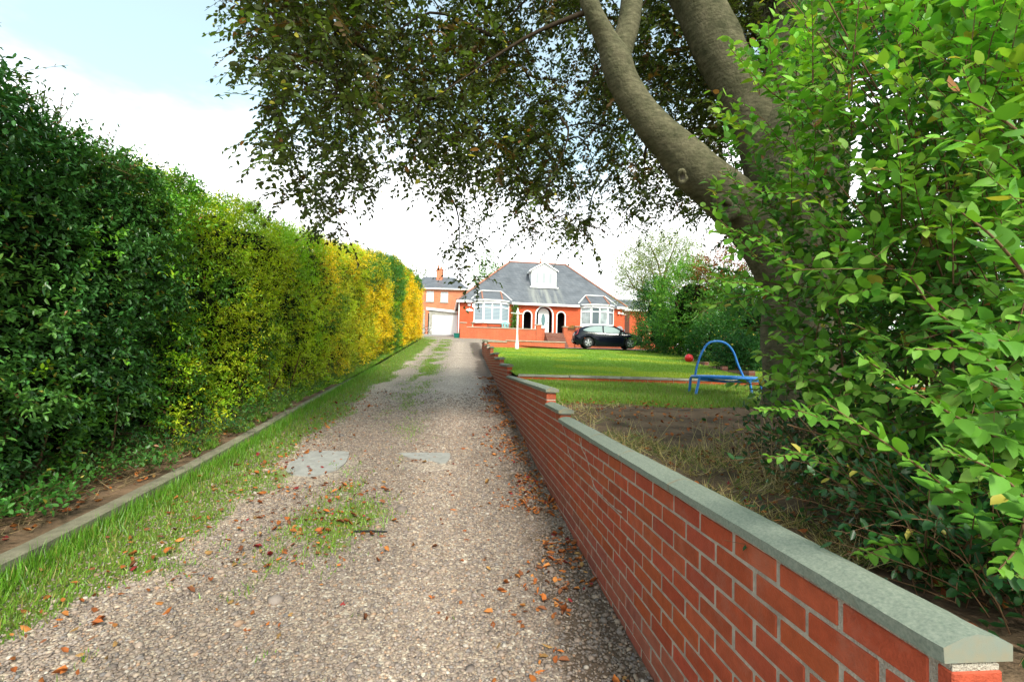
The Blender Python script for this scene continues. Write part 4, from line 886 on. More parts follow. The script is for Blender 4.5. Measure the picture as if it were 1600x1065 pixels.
# ================================================================ shoots of leaves
def shoots(name, B, D, Ls, nl, ll, wr, col, tmpl=LEAF6, m_='leaf', parent=None, droop=.25, planar=0.0, twig=None, tw_r=.002, opp=True, up=.7, tipcol=None, curve=.15, m_tw='twig', fold=0.35):
    """B bases, D directions, Ls lengths of shoots; nl leaves per shoot; ll leaf length; col (n,3) per shoot"""
    n = len(B); D = unit(D); Ls = np.broadcast_to(Ls, (n,)).astype(float)
    t = (np.arange(nl)+.5)/nl; t = np.broadcast_to(t[None], (n, nl))+rng.normal(0, .25/nl, (n, nl)); t = np.clip(t, .03, 1)
    cv = rng.normal(0, curve, (n, 3)); cv[:, 2] -= droop
    def at(tt): return B[:, None]+D[:, None]*(Ls[:, None]*tt)[..., None]+cv[:, None]*(Ls[:, None]*tt*tt)[..., None]
    P = at(t); T = unit(D[:, None]+2*cv[:, None]*t[..., None])
    a = np.array([0, 0, 1.]); side = unit(np.cross(T, a)+1e-4); upv = np.cross(side, T)
    if opp: sg = np.where(np.arange(nl) % 2 == 0, 1., -1.)[None]; rot = np.where((np.arange(nl)//2) % 2 == 0, 0, (1-planar)*1.3)[None]
    else: sg = np.where(np.arange(nl) % 2 == 0, 1., -1.)[None]; rot = np.zeros((1, nl))
    rot = rot+rng.normal(0, .35*(1-planar)+.12, (n, nl))
    lat = side*(sg*np.cos(rot))[..., None]+upv*(sg*np.sin(rot))[..., None]
    fwd = .45+.75*t[..., None]
    LD = unit(lat+T*fwd+rng.normal(0, .18, P.shape)-np.array([0, 0, fold*.6])*rng.random((n, nl, 1)))
    U = unit(T*(.25)+np.array([0, 0, up])+rng.normal(0, .28, P.shape)); U = U-LD*np.sum(U*LD, -1, keepdims=True)
    sz = ll*(1-.45*np.abs(t-.42)**1.2)*(.6+.65*rng.random((n, nl)))
    cc = col[:, None]*(.82+.36*rng.random((n, nl, 1)))*(1+.06*rng.normal(0, 1, (n, nl, 3)))
    if tipcol is not None: k = np.clip((t-.55)*1.8, 0, 1)[..., None]*.6; cc = cc*(1-k)+np.array(tipcol)*k*(.8+.4*rng.random((n, nl, 1)))
    dead = rng.random((n, nl)) < .006; cc[dead] = np.array([.30, .13, .05]); yl_ = rng.random((n, nl)) < .012; cc[yl_] = np.array([.42, .36, .06])
    me = leaves(name, P.reshape(-1, 3), LD.reshape(-1, 3), U.reshape(-1, 3), sz.ravel(), np.full(n*nl, wr), np.clip(cc.reshape(-1, 3), 0, 1), tmpl)
    o = link(name, me, M[m_], parent, world=parent is not None)
    if twig:
        tt = np.broadcast_to(np.linspace(0, 1, 5)[None], (n, 5)); Q = at(tt)
        link(twig, tubes(twig, [(Q[i], np.linspace(tw_r, tw_r*.4, 5)) for i in range(n)], 4), M[m_tw], parent, world=parent is not None)
    return o
def rdir(n, bias, k=1.): return unit(rng.normal(0, k, (n, 3))+np.array(bias))

# ================================================================ left hedge
def hedge(name, y0, y1, label, cat, kinds, dens, ll, nl, sl, topf, sface, seed, gapf=None, tmpl=LEAF6, m_='leaf', botf=.25, depth=1.6, shape='face'):
    """face at lateral s=sface(Y) (drive side); topf(Y) height above the drive; kinds: list of (colour, weight function (Y, z)->w)"""
    yc = (y0+y1)/2; root = empty(name, (sface(yc)-SK*yc-.8, yc, float(dz(yc))), label, cat)
    area = (y1-y0)*(float(topf(yc))+depth); n = int(area*dens)
    Y = rng.uniform(y0, y1, n); H = np.array(topf(Y)); u = rng.uniform(0, 1, n)*(H+depth); top_ = u > H
    sf = np.array(sface(Y)); rn = .35
    z = np.where(top_, H, np.maximum(u, 0)); s = np.where(top_, sf-(u-H), sf)
    # rounded shoulder
    sh = np.clip((z-(H-rn))/rn, 0, 1)*(~top_); s = s-sh**2*rn*.8
    tt = np.clip(1-(sf-s)/rn, 0, 1)*top_; z = z-tt**2*rn*.4
    # belly and undercut at the foot
    P0 = np.stack([s, Y, z], -1); b1_ = fbm(P0*np.array([1, 1, 1]), 1.1, seed); b2_ = fbm(P0, 3.2, seed+5)
    off = (b1_-.5)*1.25+(b2_-.5)*1.0; foot = np.clip(1-z/.9, 0, 1)*botf*2
    off = off-foot*(~top_); nx_ = np.where(top_, 0, 1.); nz_ = np.where(top_, 1., 0)
    inward = rng.exponential(.13, n)*(rng.random(n) < .75)
    s = s+(off*.55-inward)*nx_; z = z+(off*.45-inward)*nz_
    z = np.maximum(z, .05+.1*rng.random(n)); keep = (z > botf*rng.random(n)*1.6) | (rng.random(n) < .3)
    if gapf is not None: keep &= gapf(s, Y, z)
    s, Y, z, top_, b1_, b2_ = [q[keep] for q in (s, Y, z, top_, b1_, b2_)]; n = len(s)
    B = np.stack([s-SK*Y, Y, z+dz(Y)+.05], -1)
    D = rdir(n, (0, 0, 0), .55)+np.where(top_[:, None], [[.15, -.1, 1.]], [[.8, -.25, .55]])
    W = np.stack([np.broadcast_to(np.clip(kw(Y, z), 0, 10), (n,)) for _, kw in kinds], -1)+.02
    noise = np.stack([fbm(B, 1.6, seed+20+i) for i in range(len(kinds))], -1)**3*8
    W = W*noise*(.6+.8*rng.random(W.shape)); ki = W.argmax(-1); cols = np.array([k[0] for k in kinds])[ki]
    cols = cols*(.75+.5*b2_[:, None])
    shoots('foliage', B, D, sl*(.6+.8*rng.random(n)), nl, ll, .5, cols, tmpl, m_, root, droop=.05)
    # solid near-black core, added so no sky shows through the leaves
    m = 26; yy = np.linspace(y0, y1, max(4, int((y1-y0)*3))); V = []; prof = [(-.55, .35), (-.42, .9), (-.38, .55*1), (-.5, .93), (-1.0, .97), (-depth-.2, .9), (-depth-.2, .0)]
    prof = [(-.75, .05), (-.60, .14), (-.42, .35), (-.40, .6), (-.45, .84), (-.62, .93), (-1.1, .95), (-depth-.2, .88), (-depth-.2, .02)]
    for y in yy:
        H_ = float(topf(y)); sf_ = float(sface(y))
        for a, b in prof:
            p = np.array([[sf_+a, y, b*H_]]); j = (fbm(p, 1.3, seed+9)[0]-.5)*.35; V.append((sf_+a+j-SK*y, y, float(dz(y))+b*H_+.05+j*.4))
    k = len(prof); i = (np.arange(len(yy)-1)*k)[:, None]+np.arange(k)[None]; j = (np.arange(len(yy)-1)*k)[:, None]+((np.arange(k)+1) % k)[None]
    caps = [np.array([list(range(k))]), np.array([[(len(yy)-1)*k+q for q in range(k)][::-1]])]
    me = npmesh('dark_core', np.array(V), [np.stack([i, j, j+k, i+k], -1).reshape(-1, 4)]+caps)
    link('dark_core', me, M['core'], root, world=True)
    ns = int((y1-y0)*5); st_ = []
    for _ in range(ns):
        y = rng.uniform(y0, y1); s0 = float(sface(y))-rng.uniform(.25, .7); b = np.array([s0-SK*y, y, float(dz(y))-.05]); tp_ = b+np.array([rng.uniform(.0, .45), rng.uniform(-.4, .4), rng.uniform(.6, 1.4)])
        md = (b+tp_)/2+rng.normal(0, .07, 3); st_.append((spline([b, md, tp_], 6), np.linspace(.018, .006, 6)*rng.uniform(.5, 1.4)))
    link('stems', tubes('stems', st_, 5), M['twig'], root, world=True)
    return root
HT = lambda Y: np.interp(Y, [0, 3.2, 3.9, 4.6, 6.6, 8.8, 14, 19, 23, 34], [3.4, 3.28, 3.22, 3.08, 3.25, 3.24, 3.45, 3.75, 3.95, 3.85])+.16*np.sin(np.asarray(Y)*1.9)*np.clip((np.asarray(Y)-6)/6, 0, 1)+.06*np.sin(np.asarray(Y)*4.3+1)
SF = lambda Y: np.interp(Y, [0, 2.5, 3.6, 7, 10, 14, 20, 33], [-3.58, -3.52, -3.42, -3.34, -3.16, -3.05, -2.95, -2.9])
c_holly = (.04, .13, .026); c_mid = (.075, .20, .018); c_lime = (.30, .50, .02); c_yg = (.48, .58, .024); c_gold = (.84, .60, .015); c_olive = (.26, .36, .02); c_con = (.075, .21, .03)
one = lambda v: (lambda Y, z: v+0*Y)
hedge('holly_hedge', .6, 5.9, 'tall dark glossy holly hedge at the near end, above bare earth', 'hedge',
      [(c_holly, one(1.25)), ((.06, .165, .035), one(1.0)), ((.15, .36, .03), lambda Y, z: .7+np.clip(Y-4, 0, 2)*.45), (c_lime, lambda Y, z: .3+np.clip(Y-4.6, 0, 2)*.3), ((.10, .24, .04), one(.95))],
      330, .062, 9, .19, HT, SF, 3, m_='leaf_glossy', botf=.30)
hedge('privet_hedge', 5.6, 10.9, 'clipped yellow-green privet hedge between the dark holly and the golden shrubs', 'hedge',
      [(c_yg, one(1.1)), (c_lime, one(.9)), (c_mid, lambda Y, z: .55+np.clip(7-Y, 0, 1)*.9), (c_olive, one(.65)), ((.60, .62, .02), lambda Y, z: .5+0*Y)],
      330, .046, 9, .18, HT, SF, 13, botf=.03)
hedge('privet_hedge', 10.7, 14.6, 'yellowing privet hedge in front of the first golden shrub', 'hedge',
      [(c_yg, one(.9)), ((.56, .54, .02), one(1.0)), (c_gold, lambda Y, z: .5+np.clip(z-1.6, 0, 1)*.5), (c_olive, one(.8)), (c_mid, one(.5))],
      300, .045, 8, .17, HT, SF, 23, botf=.02)
hedge('golden_hedge', 14.4, 19.6, 'bright golden and green hedge shrub left of the green conifer', 'hedge',
      [(c_gold, one(1.25)), ((.45, .48, .02), one(1.0)), (c_con, lambda Y, z: .4+np.clip(z-2.3, 0, 1)*2.2), (c_olive, one(.45))],
      230, .055, 8, .19, HT, SF, 33, botf=.15)
hedge('conifer_hedge', 19.4, 22.6, 'dark green clipped conifer standing between two golden hedge shrubs', 'hedge',
      [(c_con, one(1.6)), ((.08, .21, .02), one(.8)), (c_gold, lambda Y, z: .75+0*Y), (c_lime, one(.8))],
      200, .07, 8, .2, lambda Y: np.array(HT(Y))+.12, lambda Y: np.array(SF(Y))+.05, 43, botf=.1)
hedge('golden_hedge', 22.4, 32.6, 'farthest golden hedge, solid yellow with a green top, nearest the garage', 'hedge',
      [((.88, .60, .015), one(1.6)), ((.45, .40, .012), one(.6)), (c_mid, lambda Y, z: .15+np.clip(z-2.9, 0, 1)*5)],
      130, .085, 7, .22, HT, SF, 53, botf=.1)
# loose sprigs standing above the near hedge, and brown dead sprays
n = 380; Y = rng.uniform(2.2, 5.6, n); Hh = HT(Y); s = SF(Y)-rng.uniform(.15, .9, n)
B = np.stack([s-SK*Y, Y, dz(Y)+Hh-.1+rng.random(n)*.42*np.clip((4.9-Y)/1.2, .1, 1)*(.4+.9*fbm(np.stack([Y*2.2, Y*0, Y*0], -1), 1, 4))], -1)
hp_ = empty('elder_sprigs', B.mean(0), 'loose leafy sprigs growing out of the top of the near dark hedge', 'shrub')
shoots('foliage', B, rdir(n, (.5, .25, .7), .5), .36*(.5+rng.random(n)), 12, .05, .45, np.array([[.06, .13, .02]])*(.7+.7*rng.random((n, 1))), LEAF6, 'leaf', hp_, droop=.1, twig='stem', tw_r=.004)
# low plants under the near hedge
def lowplant(name, cx, cy, r, n, ll, col, label, cat, group=None, spread=.5, tall=.22, gz_=None, m_='leaf', wr=.55):
    z0 = (float(dz(cy))+.12) if gz_ is None else gz_
    root = empty(name, (cx, cy, z0), label, cat, group)
    a = rng.uniform(0, 2*np.pi, n); rr_ = r*np.sqrt(rng.random(n)); B = np.stack([cx+rr_*np.cos(a), cy+rr_*np.sin(a), np.full(n, z0)+rng.random(n)*tall*.7], -1)
    D = np.stack([np.cos(a)*spread, np.sin(a)*spread, np.full(n, .8)], -1)+rng.normal(0, .3, (n, 3))
    shoots('foliage', B, D, tall*(.6+.7*rng.random(n)), 8, ll, wr, np.array([col])*(.7+.6*rng.random((n, 1))), LEAF6, m_, root, droop=.3, twig='stem')
    return root
for (s_, y_, r, n, ll, col, lab) in [(-3.25, 2.45, .4, 110, .06, (.05, .16, .02), 'broad-leaved bramble nearest the viewer at the foot of the holly'), (-3.75, 3.35, .4, 100, .055, (.035, .12, .025), 'dark weed clump against the stems of the near hedge'), (-3.25, 4.75, .3, 80, .05, (.06, .18, .03), 'fresh green weed clump beside the edging, right of the small bramble'), (-3.05, 7.1, .25, 60, .045, (.05, .16, .025), 'low green weed spilling over the edging under the yellow-green privet'), (-3.42, 2.9, .42, 110, .055, (.045, .15, .02), 'nettle-like green plant at the left edge of the hedge bed'),
                                   (-3.28, 3.6, .36, 95, .06, (.055, .18, .025), 'bramble with broad leaves beside the concrete edging'),
                                   (-3.45, 4.3, .34, 70, .05, (.05, .15, .02), 'small bramble sprawling over the bare earth'),
                                   (-3.2, 5.3, .33, 80, .045, (.035, .12, .025), 'dark low holly seedling at the kerb under the hedge'),
                                   (-3.12, 6.3, .3, 70, .04, (.03, .11, .03), 'rounded dark green shrublet hanging over the edging'),
                                   (-3.05, 8.2, .2, 26, .06, (.09, .19, .04), 'pale weed tuft growing behind the edging')]:
    lowplant('bramble' if 'bramble' in lab else 'weed', s_-SK*y_, y_, r, n, ll, col, lab, 'plant', 'plants under the hedge')

for i in range(16):
    y_ = 5.0+i*.62+rng.uniform(-.2, .2); s_ = -3.0+rng.uniform(-.08, .05); lowplant('weed', s_-SK*y_, y_, .16+.12*rng.random(), 16, .045, (.06+.06*rng.random(), .20, .03), 'small green weed growing between the edging and the hedge foot', 'plant', 'weeds in the strip behind the edging', tall=.16)
# ================================================================ beech tree
M['beechleaf'] = mat('beech_leaf', None, .5, .3, attr='col', trans=.38)
tb_ = pt(1238, 648, 5.3)
BE = empty('beech_tree', (tb_[0], tb_[1], float(gardz(tb_[1]))), 'huge grey-barked beech with low spreading limbs and dark overhanging leaves', 'tree')
def limb(pts, n=40): 
    a = np.array([[*pt(x, y, d), w_/2*d/F] for x, y, d, w_ in pts]); q = spline(a, n); return q[:, :3], np.maximum(q[:, 3], .004)
tr = [(1252, 690, 5.3, 180), (1254, 650, 5.3, 132), (1254, 600, 5.3, 112), (1254, 500, 5.3, 108), (1252, 400, 5.3, 114), (1246, 320, 5.3, 128), (1240, 230, 5.35, 140), (1250, 130, 5.4, 118), (1262, 30, 5.45, 100), (1272, -120, 5.5, 90), (1290, -400, 5.6, 70)]
la = [(1222, 440, 5.25, 70), (1190, 375, 5.2, 84), (1150, 322, 5.12, 92), (1095, 275, 5.0, 96), (1050, 228, 4.9, 78), (1010, 185, 4.8, 66), (975, 130, 4.7, 62), (962, 92, 4.65, 64), (948, 62, 4.6, 46), (925, 15, 4.5, 38), (905, -60, 4.45, 36), (870, -200, 4.4, 30), (800, -380, 4.3, 20)]
la2 = [(966, 105, 4.66, 40), (972, 72, 4.66, 44), (984, 25, 4.65, 42), (992, -50, 4.65, 38), (1010, -220, 4.7, 28)]
lb = [(1238, 400, 5.35, 70), (1222, 300, 5.4, 112), (1190, 210, 5.4, 98), (1150, 130, 5.35, 88), (1112, 55, 5.3, 88), (1078, -20, 5.25, 88), (1020, -130, 5.2, 80), (950, -300, 5.1, 60)]
lc = [(1245, 170, 5.6, 50), (1215, 80, 5.8, 52), (1192, 10, 5.9, 48), (1170, -80, 6, 42), (1140, -220, 6.1, 30)]
ld = [(1262, 120, 5.5, 50), (1330, 30, 5.6, 46), (1400, -60, 5.7, 40), (1480, -160, 5.8, 30)]
trk = link('trunk', tubes('trunk', [limb(tr, 60)], 28, rough=.35, seed=3), M['bark'], BE, world=True)
for L_, s_ in ((la, 4), (la2, 5), (lb, 6), (lc, 7), (ld, 8)): link('limb', tubes('limb', [limb([(a, b, c, d*(.73 if s_ == 4 and a < 1140 else .82)) for a, b, c, d in L_], 60)], 22, rough=.30, seed=s_), M['bark'], BE, world=True)
# old pruning scars: a raised ring of bark with a hollow
def scar(x, y, d, r, rot):
    c = pt(x, y, d); nrm = unit(np.array([0, 0, E])-c+np.array(rot)); a = unit(np.cross(nrm, [0, 0, 1])); b = np.cross(nrm, a); th = np.linspace(0, 2*np.pi, 21)
    c = c-nrm*r*.12; wob = 1+.16*np.sin(2*th+x)+.1*np.sin(3*th+y); P = c+r*wob[:, None]*(np.cos(th)[:, None]*a*.75+np.sin(th)[:, None]*b); link('pruning_scar', tubes('pruning_scar', [(P, r*(.42+.14*np.sin(th*2+x)+.08*np.sin(th*5)))], 10, rough=.9), M['bark'], BE, world=True)
    q = MB(); q.v = [tuple(c+r*.85*(math.cos(t)*a*.8+math.sin(t)*b)) for t in th[:-1]]+[tuple(c-nrm*.03)]; q.f = [(i, (i+1) % 20, 20) for i in range(20)]
    return q.obj('knot_hole', M['scar'], BE, smooth=True, world=True)
M['scar'] = mat('scar_wood', (.22, .19, .15, 1), .9, .1, noise=.6, nscale=9)
scar(1066, 276, 4.74, .05, (0, 0, -.6)); scar(1134, 325, 4.87, .10, (.0, 0, -.3))
# canopy
env = [(375, -10), (372, 12), (378, 50), (412, 75), (415, 130), (440, 150), (420, 168), (438, 195), (402, 228), (440, 238), (472, 270), (448, 315), (480, 345), (530, 378), (550, 325), (590, 285), (640, 270), (690, 300), (735, 330), (700, 400), (722, 446), (770, 440), (812, 395), (850, 350), (880, 368), (925, 372), (955, 325), (1000, 345), (1040, 322), (1075, 335), (1110, 330), (1160, 300), (1180, 150), (1260, 120), (1400, 90), (1660, 120), (1660, -260), (300, -260)]
def inside(x, y, poly):
    r = np.zeros(len(x), bool); n = len(poly); j = n-1
    for i in range(n):
        xi, yi = poly[i]; xj, yj = poly[j]
        c = ((yi > y) != (yj > y)) & (x < (xj-xi)*(y-yi)/(yj-yi+1e-9)+xi); r ^= c; j = i
    return r
def cam2world(x, y, d): 
    v = np.stack([(x-800)/F*d, (532.5-y)/F*d, -d], -1); q = v @ CR.T; q[:, 2] += E; return q
n = 18000; x = rng.uniform(250, 1660, n); y = rng.uniform(-260, 450, n); k = inside(x, y, env); x, y = x[k], y[k]
q3 = np.stack([x/60, y/60, 0*x], -1); hole = fbm(q3, 1.0, 91); low = np.clip((y-150)/220, 0, 1)
edge = np.clip((y-np.interp(x, [300, 420, 560, 640, 760, 860, 1000, 1150], [20, 120, 215, 235, 300, 310, 290, 270]))/110, 0, 1)
k = (hole > .44+.08*edge-.14*np.clip((140-y)/200, 0, 1)) & (rng.random(len(x)) < 1-.52*edge); x, y = x[k], y[k]; n = len(x)
dd = np.interp(x, [250, 600, 900, 1200, 1660], [4.6, 6.0, 6.6, 6.6, 6.0])+rng.normal(0, .9, n)+np.clip(y-250, 0, 200)/120
dd = np.clip(dd, 3.6, 10)
front = (np.abs(x-1000) < 230) & (dd < 5.4); dd = np.where(front, dd+1.6, dd)
xe, ye = rng.uniform(800, 1165, 1500), rng.uniform(30, 372, 1500); ke = (fbm(np.stack([xe/45, ye/45, 0*xe+7], -1), 1, 95) > .42) & (rng.random(1500) < 1-.6*np.clip((ye-290)/80, 0, 1)); xe, ye = xe[ke], ye[ke]
x = np.concatenate([x, xe]); y = np.concatenate([y, ye]); dd = np.concatenate([dd, rng.uniform(6.4, 9.2, len(xe))])
Tp = cam2world(x, y, dd); n = len(Tp)
# boughs: from limbs towards the canopy targets
fork = [pt(*q[:3]) for q in ((948, 62, 4.6), (925, 15, 4.5), (905, -60, 4.45), (992, -50, 4.65), (1075, -20, 5.25), (1020, -130, 5.2), (1192, 10, 5.9), (870, -200, 4.4), (1262, -60, 5.5), (1400, -60, 5.7), (1050, 228, 4.9))]
cent = []; 
cand = Tp[rng.permutation(n)][:400]
for c in cand:
    if all(np.linalg.norm(c-o_) > .75 for o_ in cent): cent.append(c)
bg = []; nodes = [np.array(f) for f in fork]; order = sorted(cent, key=lambda c: min(np.linalg.norm(c-f) for f in fork))
for c in order:
    j = min(range(len(nodes)), key=lambda i: np.linalg.norm(nodes[i]-c)+(0 if nodes[i][2] > c[2]-.1 else 1.2)); s0 = nodes[j]; md = (s0+c)/2+rng.normal(0, .12, 3)+np.array([0, 0, .18*np.linalg.norm(c-s0)])
    l_ = np.linalg.norm(c-s0); r0 = np.clip(.006+.012*l_, .006, .035); P = spline([s0, md, c], 9); bg.append((P, np.linspace(r0, .004, 9))); nodes += [P[4], P[8]]
link('bough', tubes('bough', bg, 6), M['dark_twig'], BE, world=True)
LB = 16
dirs = rdir(n, (-.25, -.15, -.35), .75); dirs[:, 2] *= .6
colb = np.array([[.058, .075, .018]])*(.7+.6*rng.random((n, 1))); gsel = rng.random(n); colb[gsel < .22] = np.array([.085, .125, .018]); colb[gsel > .9] = np.array([.085, .050, .012])
shoots('foliage', Tp, dirs, .42*(.6+.8*rng.random(n)), LB, .072, .62, colb, LEAF6, 'beechleaf', BE, droop=.45, planar=.7, twig='twig', tw_r=.003, opp=False, m_tw='dark_twig')

# ================================================================ big leafy bush at the right
M['bushleaf'] = mat('bush_leaf', None, .5, .22, attr='col', trans=.30)
bc = np.array([2.3, 1.9, float(gardz(1.9))]); BU = empty('privet_bush', bc, 'large bright green leafy bush leaning over the near end of the brick wall', 'bush')
benv = [(1290, -60), (1235, 20), (1190, 70), (1150, 75), (1155, 110), (1130, 170), (1150, 230), (1118, 262), (1150, 292), (1118, 320), (1128, 360), (1150, 400), (1120, 440), (1150, 475), (1200, 500), (1230, 540), (1215, 585), (1185, 600), (1205, 640), (1290, 655), (1320, 700), (1370, 740), (1430, 790), (1500, 850), (1580, 880), (1700, 900), (1700, -120)]
def sample(nn, poly, x0, x1, y0, y1):
    x = rng.uniform(x0, x1, nn); y = rng.uniform(y0, y1, nn); k = inside(x, y, poly); return x[k], y[k]
allst = []
def bushlayer(nn, dz0, ll, nl, sl, col, tip, lo, hi, hole, spread, tmpl, seed, tw=True, edgein=0):
    x, y = sample(nn, benv, 1100, 1700, -120, 900)
    h = fbm(np.stack([x/70, y/70, 0*x+seed], -1), 1, seed); k = h > hole; x, y = x[k], y[k]; m = len(x)
    d = np.interp(x, [1110, 1200, 1350, 1500, 1700], [2.5, 2.25, 1.75, 1.4, 1.15])+np.interp(y, [-100, 300, 650, 900], [.35, .1, .0, .1])+dz0+rng.random(m)*spread
    if dz0 > .9: kk = rng.random(len(x)) < np.clip((x-1230)/130, .04, 1); x, y, d, m = x[kk], y[kk], d[kk], int(kk.sum())
    elif dz0 > .3: kk = rng.random(len(x)) < np.clip((x-1090)/200, .3, 1); x, y, d, m = x[kk], y[kk], d[kk], int(kk.sum())
    x = x-np.where((x < 1350) & (y > 200) & (y < 520), 14, 0); P = cam2world(x, y, d)
    outw = unit(P-(bc+np.array([.35, .5, .75]))); D = outw*.6+np.array([-.45, -.25, .35])+rng.normal(0, .38, (m, 3)); D[:, 2] += np.interp(y, [0, 250, 600, 850], [.75, .25, -.25, -.45])
    D = unit(D); L_ = sl*(.6+.8*rng.random(m)); B = P-D*L_[:, None]*.5
    b = np.interp(y, [-100, 250, 700], [1.3, 1.0, .75])[:, None]  # light in the leaf colour: brighter at the top, darker low down
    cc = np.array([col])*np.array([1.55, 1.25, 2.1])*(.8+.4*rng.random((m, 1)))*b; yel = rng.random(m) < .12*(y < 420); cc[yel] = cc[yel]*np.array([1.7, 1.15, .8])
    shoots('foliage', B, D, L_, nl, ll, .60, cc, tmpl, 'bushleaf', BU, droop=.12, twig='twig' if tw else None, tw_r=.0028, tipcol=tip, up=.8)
    return B
OV = OVATE
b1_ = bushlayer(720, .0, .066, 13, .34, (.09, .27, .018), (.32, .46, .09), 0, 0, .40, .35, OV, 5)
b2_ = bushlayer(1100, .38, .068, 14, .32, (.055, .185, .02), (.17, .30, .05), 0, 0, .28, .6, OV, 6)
b3_ = bushlayer(1500, .95, .070, 12, .30, (.025, .10, .014), None, 0, 0, .22, 1.0, LEAF6, 7, tw=False)  # back layers get darker leaf colours for the shade deep in the bush
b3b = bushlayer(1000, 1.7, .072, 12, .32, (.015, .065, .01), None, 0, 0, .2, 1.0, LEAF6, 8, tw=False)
# a few long arching shoots reaching towards the viewer (placed one by one)
hand = [((1600, 705, 1.35), (1475, 640, 1.12), (1350, 560, 1.02)), ((1600, 545, 1.25), (1480, 500, 1.05), (1420, 430, 1.0)), ((1640, 690, 1.3), (1540, 560, 1.08), (1430, 545, .98)),
        ((1580, 860, 1.3), (1470, 755, 1.1), (1290, 628, 1.08)), ((1640, 480, 1.0), (1560, 380, .95), (1500, 330, .95)), ((1250, 430, 2.3), (1190, 380, 2.1), (1128, 352, 2.0)), ((1260, 300, 2.3), (1190, 300, 2.15), (1122, 268, 2.1)),
        ((1260, 180, 2.3), (1200, 140, 2.2), (1140, 75, 2.2)), ((1270, 130, 2.2), (1270, 60, 2.15), (1268, -10, 2.1)), ((1330, 150, 2.0), (1336, 60, 1.95), (1345, -20, 1.9)), ((1220, 150, 2.3), (1205, 90, 2.25), (1200, 30, 2.2)), ((1250, 500, 2.3), (1190, 450, 2.1), (1130, 440, 2.0)),
        ((1640, 820, 1.1), (1560, 740, 1.0), (1470, 700, .97)), ((1610, 770, 1.2), (1590, 850, 1.1), (1560, 890, 1.05)), ((1640, 250, 1.0), (1570, 190, .98), (1500, 150, 1.0)), ((1300, 660, 1.9), (1240, 640, 1.85), (1180, 640, 1.8)), ((1480, 860, 1.5), (1400, 850, 1.4), (1350, 868, 1.35)), ((1320, 740, 1.9), (1260, 710, 1.85), (1200, 715, 1.8))]
LP_, LD_, LU_, LL_, LC_ = [], [], [], [], []; tw_ = []
for a, b, c in hand:
    A_ = np.array([pt(*a), pt(*b), pt(*c)]); S_ = spline(A_, 26); tw_.append((S_, np.linspace(.0042, .0015, 26))); T_ = unit(np.gradient(S_, axis=0))
    cum = np.concatenate([[0], np.cumsum(np.linalg.norm(np.diff(S_, axis=0), axis=1))]); pitch_ = .027; m = int(cum[-1]/pitch_)
    for i in range(1, m+1):
        p = np.array([np.interp(i*pitch_, cum, S_[:, q]) for q in range(3)]); t_ = np.array([np.interp(i*pitch_, cum, T_[:, q]) for q in range(3)]); sd2 = unit(np.cross(t_, [0, 0, 1])); up_ = np.cross(sd2, t_)
        for sg in (-1, 1):
            ph = (0 if i % 2 else .9)+rng.normal(0, .25); lat = sg*(sd2*math.cos(ph)+up_*math.sin(ph)); f = i/m
            LP_.append(p); LD_.append(unit(lat+t_*(.3+.9*f)+np.array([0, 0, -.12])+rng.normal(0, .15, 3))); LU_.append(unit(np.array([0, -.25, 1])+rng.normal(0, .25, 3)))
            LL_.append((.052 if a[2] < 1.6 else .046)*(.55+.65*rng.random())*(1.05-.5*max(0, f-.55)/.45)); LC_.append(np.array([.105, .26, .03])*(.8+.4*rng.random())*np.array([1+.7*max(0, f-.6), 1+.25*max(0, f-.6), 1]))
link('foliage', leaves('foliage', np.array(LP_), np.array(LD_), np.array(LU_), np.array(LL_)*1.12, .62, np.array(LC_), OV), M['bushleaf'], BU, world=True)
link('twig', tubes('twig', tw_, 5), M['twig'], BU, world=True)
# stems from the ground
st_ = []
for _ in range(70):
    b = bc+np.array([rng.normal(.2, .55), rng.normal(.1, .6), -.05]); 
    if sOf(b[None])[0] < 1.15: continue
    e = cam2world(np.array([rng.uniform(1200, 1650)]), np.array([rng.uniform(-50, 700)]), np.array([rng.uniform(1.9, 3.2)]))[0]; md = (b*.55+e*.45)+np.array([.1, .1, .15])+rng.normal(0, .1, 3)
    st_.append((spline([b, md, e], 12), np.linspace(.008, .0025, 12)*rng.uniform(.5, 1.3)))
link('stems', tubes('stems', st_, 6), M['twig'], BU, world=True)
# low dark shrubbery below the bush, along the inside of the wall
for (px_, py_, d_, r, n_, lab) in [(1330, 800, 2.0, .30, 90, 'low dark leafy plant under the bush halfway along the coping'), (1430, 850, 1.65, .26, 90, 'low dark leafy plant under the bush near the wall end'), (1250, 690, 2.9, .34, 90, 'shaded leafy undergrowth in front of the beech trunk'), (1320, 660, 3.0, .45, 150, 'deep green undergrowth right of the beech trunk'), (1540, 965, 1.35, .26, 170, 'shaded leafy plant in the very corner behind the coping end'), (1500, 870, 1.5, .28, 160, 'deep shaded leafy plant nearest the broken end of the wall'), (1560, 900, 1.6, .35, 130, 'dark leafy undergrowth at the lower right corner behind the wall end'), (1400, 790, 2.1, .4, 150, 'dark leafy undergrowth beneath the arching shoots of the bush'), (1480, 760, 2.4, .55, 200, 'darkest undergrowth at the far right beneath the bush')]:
    p = pt(px_, py_, d_); lowplant('undergrowth', p[0]+.1, p[1], r, n_, .042, (.022, .085, .018), lab, 'plant', 'shaded plants below the bush', gz_=float(gardz(p[1])), tall=.36)

